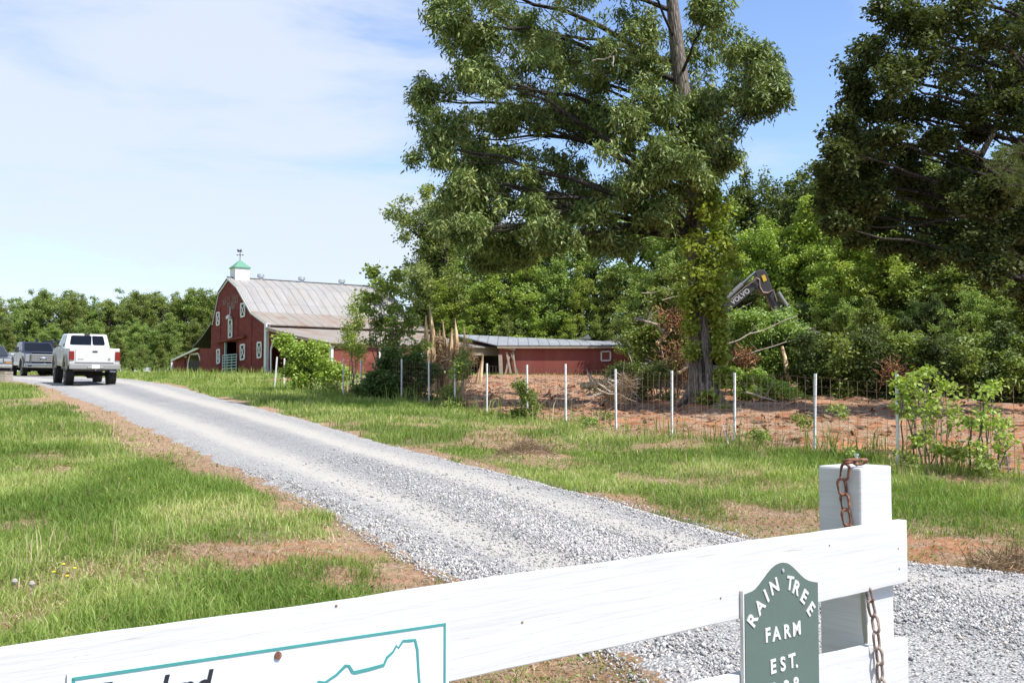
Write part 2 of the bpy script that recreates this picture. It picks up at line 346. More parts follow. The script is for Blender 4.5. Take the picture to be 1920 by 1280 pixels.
mat_simple('black_plastic', (.02, .02, .022), .55, 0, .2, 6); mat_simple('plate_white', (.8, .8, .8), .5, 0, .03, 6, 0)
mat_simple('excavator_grey', (.045, .041, .040), .5, .1, .25, 3); mat_simple('excavator_yellow', (.62, .40, .03), .45, 0, .12, 3); mat_simple('decal_white', (.42, .42, .42), .5, 0, .03, 3, 0)
mat_simple('post_white', (.70, .71, .70), .5, 0, .15, 5); mat_simple('wire', (.22, .14, .10), .8, .3, .3, 9, 0)
mat_simple('steel_bright', (.22, .22, .215), .45, .2, .1, 6, 0)
mat_simple('flower_yellow', (.75, .55, .02), .6, 0, .1, 30, 0); mat_simple('seed_grey', (.34, .31, .26), .9, 0, .15, 50)

# ------------------------------------------------------------------ object helpers
def tag(o, label=None, cat=None, group=None, kind=None):
    if label: o['label'] = label
    if cat: o['category'] = cat
    if group: o['group'] = group
    if kind: o['kind'] = kind
    return o
def empty(name, loc, label, cat, group=None, rz=0.0):
    o = bpy.data.objects.new(name, None); COL.objects.link(o); o.location = loc; o.rotation_euler = (0, 0, rz); o.empty_display_size = .2
    return tag(o, label, cat, group)
def link(name, me, parent=None):
    o = bpy.data.objects.new(name, me); COL.objects.link(o)
    if parent is not None: o.parent = parent
    return o
def mesh_np(name, V, Fc, mat, parent=None, rnd=None, smooth=False, world=False, vattr=None):
    """V (n,3), Fc (m,k) constant polygon size"""
    V = np.asarray(V, np.float32); Fc = np.asarray(Fc, np.int32)
    if world and parent is not None: V = V - np.array(parent.location, np.float32)
    me = bpy.data.meshes.new(name); k = Fc.shape[1]; m = len(Fc)
    me.vertices.add(len(V)); me.vertices.foreach_set('co', V.ravel())
    me.loops.add(m * k); me.loops.foreach_set('vertex_index', Fc.ravel())
    me.polygons.add(m); me.polygons.foreach_set('loop_start', np.arange(m, dtype=np.int32) * k)
    try: me.polygons.foreach_set('loop_total', np.full(m, k, np.int32))
    except Exception: pass
    if smooth: me.polygons.foreach_set('use_smooth', np.ones(m, bool))
    if rnd is not None:
        a = me.attributes.new('rnd', 'FLOAT', 'FACE'); a.data.foreach_set('value', np.asarray(rnd, np.float32))
    for nm, arr in (vattr or {}).items():
        a = me.attributes.new(nm, 'FLOAT', 'POINT'); a.data.foreach_set('value', np.asarray(arr, np.float32))
    me.materials.append(MATS[mat]); me.update(calc_edges=True)
    return link(name, me, parent)

class MB:
    def __init__(s): s.v = []; s.f = []; s.uv = None
    def add(s, vs, fs):
        b = len(s.v); s.v += [tuple(v) for v in vs]; s.f += [tuple(i + b for i in f) for f in fs]; return s
    def box(s, x0, x1, y0, y1, z0, z1, M=None):
        vs = [Vector((x, y, z)) for z in (z0, z1) for y in (y0, y1) for x in (x0, x1)]
        if M is not None: vs = [M @ v for v in vs]
        return s.add(vs, [(0, 2, 3, 1), (4, 5, 7, 6), (0, 1, 5, 4), (2, 6, 7, 3), (0, 4, 6, 2), (1, 3, 7, 5)])
    def bar(s, p, q, w, h=None, up=(0, 0, 1)):
        """rectangular bar from p to q"""
        p = Vector(p); q = Vector(q); h = h or w; d = (q - p).normalized(); u = Vector(up)
        sx = d.cross(u)
        if sx.length < 1e-4: sx = d.cross(Vector((1, 0, 0)))
        sx.normalize(); sy = sx.cross(d).normalized()
        vs = [c + sx * a * w / 2 + sy * b * h / 2 for c in (p, q) for a, b in ((-1, -1), (1, -1), (1, 1), (-1, 1))]
        return s.add(vs, [(0, 1, 2, 3), (7, 6, 5, 4), (0, 4, 5, 1), (1, 5, 6, 2), (2, 6, 7, 3), (3, 7, 4, 0)])
    def tube(s, pts, rad, n=8, caps=True):
        pts = [Vector(p) for p in pts]
        if isinstance(rad, (int, float)): rad = [rad] * len(pts)
        vs = []; prev = None
        for i, p in enumerate(pts):
            d = (pts[min(i + 1, len(pts) - 1)] - pts[max(i - 1, 0)]).normalized()
            a = Vector((0, 0, 1)) if prev is None else prev
            if prev is None and abs(d.z) > .9: a = Vector((1, 0, 0))
            sx = (a - d * a.dot(d)).normalized(); prev = sx; sy = d.cross(sx)
            vs += [p + (sx * math.cos(2 * math.pi * k / n) + sy * math.sin(2 * math.pi * k / n)) * rad[i] for k in range(n)]
        fs = [(i * n + k, i * n + (k + 1) % n, (i + 1) * n + (k + 1) % n, (i + 1) * n + k) for i in range(len(pts) - 1) for k in range(n)]
        if caps: fs += [tuple(range(n))[::-1], tuple((len(pts) - 1) * n + k for k in range(n))]
        return s.add(vs, fs)
    def poly(s, pts, off):
        """planar outline (3D points) extruded by vector off"""
        n = len(pts); off = Vector(off); a = [Vector(p) for p in pts]; b = [p + off for p in a]
        return s.add(a + b, [tuple(range(n)), tuple(range(2 * n - 1, n - 1, -1))] + [(i, i + n, (i + 1) % n + n, (i + 1) % n) for i in range(n)])
    def lathe(s, prof, c, axis='x', n=24):
        """prof list of (axial, radius)"""
        c = Vector(c); vs = []
        for a, r in prof:
            for k in range(n):
                t = 2 * math.pi * k / n; u, w = r * math.cos(t), r * math.sin(t)
                vs.append(c + (Vector((a, u, w)) if axis == 'x' else Vector((u, a, w)) if axis == 'y' else Vector((u, w, a))))
        m = len(prof); fs = [(i * n + k, i * n + (k + 1) % n, (i + 1) * n + (k + 1) % n, (i + 1) * n + k) for i in range(m - 1) for k in range(n)]
        fs += [tuple(range(n))[::-1], tuple((m - 1) * n + k for k in range(n))]
        return s.add(vs, fs)
    def build(s, name, mat, parent=None, world=False, bevel=0, smooth=False, seg=2, fix=True):
        me = bpy.data.meshes.new(name); v = s.v
        if world and parent is not None:
            L = parent.location; v = [(a[0] - L[0], a[1] - L[1], a[2] - L[2]) for a in v]
        me.from_pydata(v, [], s.f); me.materials.append(MATS[mat])
        if s.uv is not None:
            uv = me.uv_layers.new(name='UVMap'); uv.data.foreach_set('uv', np.asarray(s.uv, np.float32).ravel())
        elif fix:
            bm = bmesh.new(); bm.from_mesh(me); bmesh.ops.recalc_face_normals(bm, faces=bm.faces); bm.to_mesh(me); bm.free()
        if smooth:
            me.polygons.foreach_set('use_smooth', np.ones(len(me.polygons), bool))
        me.update(); o = link(name, me, parent)
        if bevel:
            b = o.modifiers.new('bevel', 'BEVEL'); b.width = bevel; b.segments = seg; b.limit_method = 'ANGLE'; b.angle_limit = R(35)
        return o
def slab(mb, p0, p1, p2, p3, th, uvo=(0, 0)):
    """roof slab; p0->p1 runs along the eave (u), p0->p3 up the slope (v); thickness downwards; carries UVs in metres"""
    p = [Vector(q) for q in (p0, p1, p2, p3)]; n = (p[1] - p[0]).cross(p[3] - p[0]).normalized()
    if n.z < 0: n = -n
    q = [a - n * th for a in p]; base = len(mb.v)
    U = (p[1] - p[0]).normalized()
    V = (p[3] - p[0]); V = (V - U * V.dot(U)).normalized()
    co = [((a - p[0]).dot(U) + uvo[0], (a - p[0]).dot(V) + uvo[1]) for a in p] * 2
    fs = [(0, 1, 2, 3), (7, 6, 5, 4), (0, 4, 5, 1), (1, 5, 6, 2), (2, 6, 7, 3), (3, 7, 4, 0)]
    mb.add(p + q, fs)
    if mb.uv is None: mb.uv = []
    for f in fs: mb.uv += [co[i] for i in f]

def text_mesh(txt, size, extrude=.0, shear=0.0, offset=0.0, align='CENTER', space=1.0):
    cu = bpy.data.curves.new('txt', 'FONT'); cu.body = txt; cu.size = size; cu.extrude = extrude; cu.shear = shear; cu.offset = offset
    cu.align_x = align; cu.align_y = 'CENTER' if align == 'CENTER' else 'BOTTOM_BASELINE'; cu.resolution_u = 4; cu.space_character = space
    o = bpy.data.objects.new('txt', cu); COL.objects.link(o); dg = bpy.context.evaluated_depsgraph_get(); dg.update()
    me = bpy.data.meshes.new_from_object(o.evaluated_get(dg)); vs = [v.co.copy() for v in me.vertices]; fs = [tuple(p.vertices) for p in me.polygons]
    bpy.data.objects.remove(o); bpy.data.curves.remove(cu); bpy.data.meshes.remove(me); return vs, fs
def put_text(mb, txt, size, org, ux, uy, un, ext=.0, rot=0, **k):
    vs, fs = text_mesh(txt, size, ext, **k); c, s_ = math.cos(rot), math.sin(rot)
    mb.add([org + ux * (v.x * c - v.y * s_) + uy * (v.x * s_ + v.y * c) + un * v.z for v in vs], fs)

def copy_tree(o, parent=None):
    c = o.copy(); COL.objects.link(c)
    if parent is not None: c.parent = parent
    for ch in list(o.children): copy_tree(ch, c)
    return c

# ------------------------------------------------------------------ foliage
def unit(a): return a / np.maximum(np.linalg.norm(a, axis=1, keepdims=True), 1e-6)
def leaf_geo(C, L, W, droop=.3, up=.7, rng=RNG):
    n = len(C); L = np.broadcast_to(L, (n,))[:, None] * rng.uniform(.7, 1.3, (n, 1)); W = np.broadcast_to(W, (n,))[:, None] * rng.uniform(.7, 1.3, (n, 1))
    nr = rng.normal(size=(n, 3)); nr[:, 2] = np.abs(nr[:, 2]) + up; nr = unit(nr)
    d = rng.normal(size=(n, 3)); d = d - nr * np.sum(d * nr, 1, keepdims=True); d = unit(d); d[:, 2] -= droop; d = unit(d)
    s = unit(np.cross(nr, d))
    V = np.stack([C, C + d * L * .45 + s * W * .5, C + d * L, C + d * L * .45 - s * W * .5], 1).reshape(-1, 3)
    return V, np.arange(n * 4, dtype=np.int32).reshape(-1, 4)
def clumps(lobes, per, leaves, sig, rng=RNG, shell=.45, flat=.75):
    """lobes (n,6): centre, radii -> leaf centres, per-leaf shade value"""
    out = []; rn = []; cc = []
    for l in lobes:
        k = max(3, int(per * rng.uniform(.8, 1.2)))
        u = unit(rng.normal(size=(k, 3))); r = rng.uniform(shell ** 3, 1, (k, 1)) ** (1 / 3)
        c = np.array(l[:3]) + u * r * np.array(l[3:6]); cc.append(c)
        base = rng.uniform(.1, .75, (k, 1))
        p = c[:, None, :] + rng.normal(size=(k, leaves, 3)) * sig * np.array((1, 1, flat)); out.append(p.reshape(-1, 3))
        rn.append(np.clip(base + rng.normal(0, .16, (k, leaves)), 0, 1).ravel())
    return np.concatenate(out), np.concatenate(rn), np.concatenate(cc)
def bend_tube(mb, p, q, r0, r1, n=6, seg=5, wob=.08, sag=0.0):
    p = Vector(p); q = Vector(q); L = (q - p).length; pts = []; rs = []
    for i in range(seg + 1):
        t = i / seg; w = math.sin(t * math.pi) * wob * L
        pts.append(p.lerp(q, t) + Vector((random.uniform(-1, 1), random.uniform(-1, 1), random.uniform(-1, 1))) * w * .5 + Vector((0, 0, sag * L * math.sin(t * math.pi)))); rs.append(r0 + (r1 - r0) * t)
    mb.tube(pts, rs, n); return pts

def make_tree_mesh(H, Rr, seed, low=.22, nl=20, per=8, leaves=26, L=.2, W=.12, top=1.0, sig=.17):
    """limbs climb out of the trunk and carry leaf clumps on their outer halves"""
    rng = np.random.default_rng(seed); lobes = []; tips = []; lean = rng.normal(0, .05, 2); heavy = rng.uniform(0, 6.28)
    for i in range(nl):
        t = (i + rng.random()) / nl; z0 = H * (low + (0.80 - low) * t); a = i * 2.4 + rng.normal(0, .5)
        prof = (math.sin((t * .80 + .20) * math.pi) ** .6 if top == 1.0 else (1 - t) ** .75 + .10) * (1 + .35 * math.cos(a - heavy))
        el = rng.uniform(.15, .75) + .5 * t; Ln = Rr * prof * rng.uniform(.6, 1.3) / max(.55, math.cos(el)) * .85; Ln = min(Ln, (H * .95 - z0) / max(.2, math.sin(el)))
        ex = np.array((math.cos(a) * math.cos(el), math.sin(a) * math.cos(el), math.sin(el)))
        for f in (.45, .72, 1.0):
            c = np.array((lean[0] * z0, lean[1] * z0, z0)) + ex * Ln * f + rng.normal(0, .12, 3); s = Rr * rng.uniform(.12, .22) * (1.15 if f < 1 else .85)
            c[2] = min(c[2], H * .98); lobes.append((*c, s * rng.uniform(.9, 1.5), s * rng.uniform(.9, 1.5), s * rng.uniform(.55, .95)))
        tips.append((*(np.array((lean[0] * z0, lean[1] * z0, z0)) + ex * Ln * .92), 0, 0, 0))
    for k in range(7): q = H * (.74 + .035 * k); s = Rr * (.30 - .035 * k); lobes.append((lean[0] * q + rng.normal(0, .2), lean[1] * q + rng.normal(0, .2), q, s, s, s * .8))
    return tips, clumps(lobes, per, leaves, sig, rng, .1)

# ================================================================== GROUND
def warp(n, lo, hi, c, s):
    """n positions from lo to hi, dense around c"""
    a = math.asinh((lo - c) / s); b = math.asinh((hi - c) / s); return c + s * np.sinh(np.linspace(a, b, n))
gx = warp(420, -700, 700, 0, 7.0); gy = np.concatenate([warp(520, -40, 1500, 9, 7.5)])
GX, GY = np.meshgrid(gx, gy); GZ = g(GX, GY)
idx = np.arange(GX.size).reshape(GX.shape)
Fq = np.stack([idx[:-1, :-1], idx[:-1, 1:], idx[1:, 1:], idx[1:, :-1]], -1).reshape(-1, 4)
far = sstep(28, 60, np.hypot(GX, GY))
o = mesh_np('ground', np.stack([GX, GY, GZ], -1).reshape(-1, 3), Fq, 'ground_soil', vattr={'clay': clay(GX, GY).ravel(), 'far': far.ravel(), 'red': np.clip(sstep(-.4, .8, fence_side(GX, GY)) + .9 * np.exp(-((GX + 1.7) ** 2 + ((GY - 8.4) / 1.2) ** 2) / .25) + .9 * np.exp(-((GX - 3.6) ** 2 + (GY - 8.3) ** 2) / .8), 0, 1).ravel()}, smooth=True)
tag(o, kind='structure')

# gravel drive: a crowned sheet just above the soil
NC = 41; tt = np.linspace(-1, 1, NC)
Lp = RLs[:, None, :]; Rp = RRs[:, None, :]
jit = (fbm(np.arange(NR) * .35, np.zeros(NR), 4, 5.) - .5)[:, None] * .32; jit2 = (fbm(np.arange(NR) * .35, np.ones(NR) * 9, 4, 8.) - .5)[:, None] * .32
tq = tt[None, :] + np.where(tt[None, :] < 0, jit * (np.abs(tt) ** 6)[None, :], jit2 * (np.abs(tt) ** 6)[None, :])
XY = Lp * (1 - (tq[..., None] + 1) / 2) + Rp * (tq[..., None] + 1) / 2
RX = XY[..., 0]; RY = XY[..., 1]
RZ = base_z(RY) + .035 + .03 * (1 - tt[None, :] ** 2) - .018 * np.exp(-((np.abs(tt[None, :]) - .47) / .16) ** 2) + (fbm(RX * 2, RY * 2, 3, 70.) - .5) * .03
RZ = RZ - .055 * sstep(.86, 1.0, np.abs(tt))[None, :]
wear = sstep(5.0, 8.5, RY)
idx = np.arange(RX.size).reshape(RX.shape); Fq = np.stack([idx[:-1, :-1], idx[1:, :-1], idx[1:, 1:], idx[:-1, 1:]], -1).reshape(-1, 4)
o = mesh_np('gravel_road', np.stack([RX, RY, RZ], -1).reshape(-1, 3), Fq, 'gravel', vattr={'across': np.broadcast_to(tt[None, :], RX.shape).ravel(), 'wear': wear.ravel()}, smooth=True)
tag(o, kind='structure')

# loose stones lying on the drive
def stones(n):
    rng = np.random.default_rng(5)
    i = rng.uniform(0, 1, n) ** .5  # near end bias
    row = np.clip((NR * (.46 + .42 * i)).astype(int), 0, NR - 2); f = rng.random(n)
    e = np.sign(rng.normal(size=n)); k = rng.random(n)
    t = np.where(k < .45, e * (1 - np.abs(rng.normal(0, .10, n))), np.where(k < .84, rng.normal(0, .16, n), rng.uniform(-1, 1, n)))
    t = np.where((np.abs(t) > .93) & (rng.random(n) < .12), np.sign(t) * (1 + np.abs(rng.normal(0, .04, n))), t); t = np.clip(t, -1.2, 1.2)
    a = RLs[row] * (1 - f[:, None]) + RLs[row + 1] * f[:, None]; b = RRs[row] * (1 - f[:, None]) + RRs[row + 1] * f[:, None]
    xy = a * (1 - (t[:, None] + 1) / 2) + b * (t[:, None] + 1) / 2
    z = base_z(xy[:, 1]) + np.where(np.abs(t) < 1, -.055 * sstep(.86, 1.0, np.abs(t)) + .035 + .03 * (1 - t * t) - .018 * np.exp(-((np.abs(t) - .47) / .16) ** 2) + (fbm(xy[:, 0] * 2, xy[:, 1] * 2, 3, 70.) - .5) * .03, .01)
    s = rng.lognormal(-4.88, .40, n); s = np.clip(s, .0035, .020)
    o8 = np.array([(1, 0, 0), (0, 1, 0), (-1, 0, 0), (0, -1, 0), (.1, 0, .75), (0, .1, -.7)], float)
    V = np.repeat(o8[None], n, 0) * rng.uniform(.6, 1.3, (n, 6, 1)) + rng.normal(0, .18, (n, 6, 3))
    an = rng.uniform(0, 6.28, n); ca, sa = np.cos(an), np.sin(an)
    Vx = V[..., 0] * ca[:, None] - V[..., 1] * sa[:, None]; Vy = V[..., 0] * sa[:, None] + V[..., 1] * ca[:, None]
    tilt = rng.normal(0, .5, n)[:, None]; Vz = V[..., 2] + Vx * tilt
    V = np.stack([Vx, Vy, Vz], -1) * s[:, None, None] + np.stack([xy[:, 0], xy[:, 1], z + s * .35], -1)[:, None]
    f8 = np.array([(0, 1, 4), (1, 2, 4), (2, 3, 4), (3, 0, 4), (1, 0, 5), (2, 1, 5), (3, 2, 5), (0, 3, 5)])
    Fc = (np.arange(n)[:, None, None] * 6 + f8[None]).reshape(-1, 3)
    o = mesh_np('loose_gravel', V.reshape(-1, 3), Fc, 'stone', rnd=np.repeat(rng.random(n), 8))
    tag(o, 'grey and white crushed stone lying loose over the driveway', 'gravel', kind='stuff')
stones(140000)

# grass
def blades(n, d0, d1, h0, h1, w, name, mat, straw, rng, lean=.45, seed_heads=False, power=1.0, thr=.45, keepf=None):
    m = int(n * 2.2)
    u = rng.random(m); d = d0 * (d1 / d0) ** (u ** power); x = rng.uniform(-1, 1, m) * (.60 * d + 2.5)
    sd_ = road_sd(x, d); c = clay(x, d); dens = .35 + .9 * fbm(x * 1.4, d * 1.4, 3, 55.)
    pk = np.clip(1.15 - c * 1.7, .04, 1) * dens
    if straw: pk = np.clip(.34 + c * 1.2, 0, 1) * dens
    if keepf is not None: pk = pk * keepf(x, d)
    ok = (sd_ > -.04) & (rng.random(m) < pk); ok &= ~((fence_side(x, d) > .6) & (rng.random(m) > .10) & (x > -9) & (d < 66))
    x = x[ok][:n]; d = d[ok][:n]; c = c[ok][:n]; n = len(x); z = g(x, d)
    tall = .55 + .9 * fbm(x * .6 + 5, d * .6, 3, 91.)
    H = rng.uniform(h0, h1, n) * tall * np.clip(1.15 - .7 * c, .35, 1.2); a = rng.uniform(0, 6.283, n)
    # blades in the same tuft lean alike
    tu = vnoise(x * 3, d * 3, 14.) * 9; a = np.where(rng.random(n) < .45, tu + rng.normal(0, 1.1, n), a)
    ln = np.abs(rng.normal(lean, .25, n)); dx = np.cos(a); dy = np.sin(a)
    fa = rng.uniform(0, 6.283, n); sx = np.cos(fa); sy = np.sin(fa); W = w * rng.uniform(.6, 1.4, n) * (1 + d / 16)
    b = np.stack([x, d, z - .01], -1); S = np.stack([sx, sy, np.zeros(n)], -1) * W[:, None] * .5
    mid = b + np.stack([dx * H * ln * .35, dy * H * ln * .35, H * .62], -1); tip = b + np.stack([dx * H * ln, dy * H * ln, H * (1 - .25 * ln)], -1)
    V = np.stack([b - S, b + S, mid + S * .75, mid - S * .75, tip + S * .12, tip - S * .12], 1).reshape(-1, 3)
    k = np.arange(n)[:, None] * 6
    Fc = np.concatenate([k + np.array([[0, 1, 2, 3]]), k + np.array([[3, 2, 4, 5]])], 1).reshape(-1, 4)
    r = np.clip(.38 + (fbm(x * .7, d * .7, 3, 33.) - .5) * 1.6 + (fbm(x * 3, d * 3, 2, 13.) - .5) * .5 + rng.normal(0, .24, n), 0, 1)
    o = mesh_np(name, V, Fc, mat, rnd=np.repeat(r, 2)); return o
rg = np.random.default_rng(3)
tag(blades(260000, 4.6, 17, .035, .13, .0052, 'grass', 'grass', False, rg), 'short green grass on both verges near the board fence', 'grass', kind='stuff')
tag(blades(210000, 15, 95, .055, .16, .0065, 'grass', 'grass', False, rg, power=.8), 'rough green grass running up to the barn', 'grass', kind='stuff')
tag(blades(110000, 4.6, 24, .03, .10, .0042, 'dry_grass', 'grass_straw', True, rg, lean=1.6), 'flattened straw coloured dead grass on bare soil patches', 'dry grass', kind='stuff')
tag(blades(17000, 5, 90, .12, .28, .0028, 'tall_grass', 'grass_straw', False, rg, lean=.35, keepf=lambda x, d: sstep(.48, .62, fbm(x * .5, d * .5, 3, 7.)) + sstep(45, 60, d)), 'tall pale seeding grass stems standing over the lawn', 'tall grass', kind='stuff')
def rough(x, d):
    fs = fence_side(x, d); return np.exp(-(fs / .55) ** 2) * .9 + (np.exp(-((d - 70 + .5 * (x + 20)) / 5.) ** 2)) * (x < -8) * .8
tag(blades(42000, 11, 85, .22, .55, .007, 'weeds', 'grass', False, rg, lean=.4, keepf=rough), 'taller weeds along the wire fence and in front of the barn', 'weeds', kind='stuff')

def clover():
    rng = np.random.default_rng(77); n = 70000; d = 4.6 * (26 / 4.6) ** rng.random(n); x = rng.uniform(-1, 1, n) * (.6 * d + 2.5); p = sstep(.46, .62, fbm(x * 1.1 + 9, d * 1.1, 3, 44.)) * np.clip(1.1 - .5 * clay(x, d), 0, 1) + .12
    ok = (road_sd(x, d) > .02) & (rng.random(n) < p) & (fence_side(x, d) < .8); x, d = x[ok], d[ok]; C = np.stack([x, d, g(x, d) + rng.uniform(.005, .06, len(x))], -1)
    V, Fc = leaf_geo(C, .020 + .0012 * d, .013 + .0008 * d, droop=.1, up=1.2, rng=rng); tag(mesh_np('clover', V, Fc, 'clover', rnd=rng.random(len(x))), 'small broad leaved weeds scattered low in the lawn', 'weeds', kind='stuff')
clover()
# chips, twigs and clods on the cleared clay
def debris():
    rng = np.random.default_rng(8); n = 10000
    d = rng.uniform(14, 60, n) ** 1.0; x = rng.uniform(-9, 30, n); ok = fence_side(x, d) > .2; x, d = x[ok], d[ok]; n = len(x)
    z = g(x, d) + .015; a = rng.uniform(0, 6.28, n); L = rng.lognormal(-2.2, .6, n); W = L * rng.uniform(.06, .3, n) + .006; tl = rng.normal(0, .35, n)
    D = np.stack([np.cos(a), np.sin(a), tl], -1) * L[:, None] * .5; S = np.stack([-np.sin(a), np.cos(a), 0 * a], -1) * W[:, None] * .5; U = np.array([0, 0, 1]) * (W * .6)[:, None]
    c = np.stack([x, d, z], -1)
    V = np.stack([c - D - S, c + D - S, c + D + S, c - D + S, c - D * .8 + U, c + D * .8 + U], 1).reshape(-1, 3)
    k = np.arange(n)[:, None] * 6; Fc = np.concatenate([k + np.array([[0, 1, 5, 4]]), k + np.array([[3, 4, 5, 2]])], 1).reshape(-1, 4)
    tag(mesh_np('wood_debris', V, Fc, 'leaf_dry', rnd=np.repeat(rng.random(n), 2)), 'brown twigs and wood chips strewn over the cleared red clay', 'debris', kind='stuff')
debris()
def clods():
    rng = np.random.default_rng(18); n = 6000; d = rng.uniform(14, 45, n); x = rng.uniform(-4, 24, n); ok = fence_side(x, d) > .5; x, d = x[ok], d[ok]; n = len(x)
    s = np.clip(rng.lognormal(-3.7, .5, n), 0, .09); z = g(x, d)
    o8 = np.array([(1, 0, 0), (0, 1, 0), (-1, 0, 0), (0, -1, 0), (.1, 0, .75), (0, .1, -.7)], float)
    V = np.repeat(o8[None], n, 0) * rng.uniform(.6, 1.3, (n, 6, 1)) * s[:, None, None] + np.stack([x, d, z + s * .2], -1)[:, None]
    f8 = np.array([(0, 1, 4), (1, 2, 4), (2, 3, 4), (3, 0, 4), (1, 0, 5), (2, 1, 5), (3, 2, 5), (0, 3, 5)])
    tag(mesh_np('clay_clods', V.reshape(-1, 3), (np.arange(n)[:, None, None] * 6 + f8[None]).reshape(-1, 3), 'clod_soil'), 'broken lumps of red clay on the cleared ground', 'clods', kind='stuff')
clods()
# dried grass heap beside the drive
def heap(x, y, r, h, n, label, mat='heap_straw'):
    rng = np.random.default_rng(int(x * 100 + y * 10) % 999); e = empty('straw_heap', (x, y, gz(x, y)), label, 'straw heap', 'heaps of dead grass on the right verge')
    a = rng.uniform(0, 6.28, n); q = np.sqrt(rng.random(n)); C = np.stack([np.cos(a) * q * r, np.sin(a) * q * r * .8, h * (1 - q ** 2) * rng.uniform(.1, 1, n) + .01], -1)
    C[:, 2] += g(x + C[:, 0], y + C[:, 1]) - gz(x, y)
    V, Fc = leaf_geo(C, .16, .007, droop=.25, up=.2, rng=rng); mesh_np('straw', V, Fc, mat, e, rnd=np.clip(rng.normal(.35, .2, n), 0, 1))
heap(.2, 15.5, .4, .07, 1500, 'brown heap of dead grass between the drive and the wire fence')
heap(3.75, 7.7, .4, .06, 1500, 'brown tangle of dead grass to the right of the white gate post')

# ================================================================== WHITE BOARD FENCE, SIGNS, CHAIN
bd = Vector((.768, .64, 0)).normalized(); bf = Vector((.64, -.768, 0)).normalized(); UZ = Vector((0, 0, 1))
PF = P(1614, 880, 2.7); top_z = PF.z
fence = empty('board_fence', (PF.x, PF.y, gz(PF.x, PF.y)), 'white painted board fence in the foreground with a square post and two broad rails', 'board fence')
mb = MB(); q0 = Vector((PF.x, PF.y, -.1))
pw, pd = .150, .128
c4 = [q0, q0 + bd * pw, q0 + bd * pw - bf * pd, q0 - bf * pd]
mb.poly(c4, (0, 0, top_z + .1 + .004)); post = mb.build('post', 'white_paint', fence, world=True, bevel=.006)
def pl(px, py, off): return on_plane(px, py, PF + bf * off, bf)
BT = .026                                            # board thickness
def tz(p): return ((p - PF).dot(bd), p.z)
def board(TRp, slope_px, height, name, left_t=-3.3):
    TR = pl(*TRp, BT); TL = pl(*slope_px, BT); t1, z1 = tz(TR); t0, z0 = tz(TL); s = (z1 - z0) / (t1 - t0)
    mbb = MB(); N = 60; ring = []
    rr = random.Random(4)
    for i in range(N + 1):
        t = left_t + (t1 - left_t) * i / N; z = z1 + s * (t - t1)
        wv = .0012 * math.sin(t * 9) + rr.uniform(-.0007, .0007)
        b = Vector((PF.x, PF.y, 0)) + bd * t
        ring.append([b + bf * BT + UZ * (z + wv - .002), b + bf * (BT - .002) + UZ * (z + wv), b + bf * .001 + UZ * (z + wv), b + bf * .001 + UZ * (z - height), b + bf * (BT - .001) + UZ * (z - height + wv), b + bf * BT + UZ * (z - height + .002 + wv)])
    vs = [p for r_ in ring for p in r_]; fs = [(i * 6 + k, i * 6 + (k + 1) % 6, (i + 1) * 6 + (k + 1) % 6, (i + 1) * 6 + k) for i in range(N) for k in range(6)] + [tuple(range(6))[::-1], tuple(N * 6 + k for k in range(6))]
    mbb.add(vs, fs); mbb.build(name, 'white_paint', fence, world=True); return t1, z1, s
h1 = pl(1700, 975, BT).z - pl(1700, 1092, BT).z
T1, Z1, S1 = board((1700, 975), (0, 1221), h1, 'rail')
board((1702, 1196), (1534, 1233), h1, 'rail')
# hinge strap and rust streak on the post face
mb = MB(); a = pl(1616, 1105, .001); b = pl(1622, 1205, .001); mb.bar(a + bf * .002, b + bf * .002, .012, .004, up=bd); mb.build('strap', 'bumper_grey', fence, world=True)
# nail on top of the post
mb = MB(); nl = P(1606, 872, 2.74); mb.tube([nl - UZ * .02, nl + UZ * .028 + bd * .001], .0035, 8); mb.tube([nl + UZ * .026 + bd * .001, nl + UZ * .030 + bd * .001], .006, 8); mb.build('nail', 'galvanised', fence, world=True)

for x, y in ((1684, 1028), (1686, 1066), (1351, 1121), (979, 1166), (1555, 1022), (630, 1135)):
    c = pl(x, y, BT); mb = MB(); mb.poly([c + bd * .0024 * math.cos(.8 * i) + UZ * .0024 * math.sin(.8 * i) for i in range(8)], bf * .0008); mb.build('nail_head', 'rust', fence, world=True)
# rusty chain
def link_mesh(mb, c, d, side, L, wdt, r):
    """stadium shaped link centred c, long axis d, lying in the plane (d, side)"""
    pts = []; n = 6; rad = wdt / 2 - r; hl = L / 2 - rad - r
    for i in range(n + 1): t = math.pi * i / n; pts.append(c + d * (hl + rad * math.sin(t)) + side * rad * math.cos(t))
    for i in range(n + 1): t = math.pi * i / n; pts.append(c - d * (hl + rad * math.sin(t)) - side * rad * math.cos(t))
    pts.append(pts[0]); pts.append(pts[1])
    vs = []; m = 7; nrm = d.cross(side).normalized(); N = len(pts) - 2
    for i in range(N):
        tg = (pts[(i + 1) % N] - pts[i - 1]).normalized(); bi = tg.cross(nrm).normalized()
        vs += [pts[i] + (nrm * math.cos(2 * math.pi * k / m) + bi * math.sin(2 * math.pi * k / m)) * r for k in range(m)]
    mb.add(vs, [(i * m + k, ((i + 1) % N) * m + k, ((i + 1) % N) * m + (k + 1) % m, i * m + (k + 1) % m) for i in range(N) for k in range(m)])
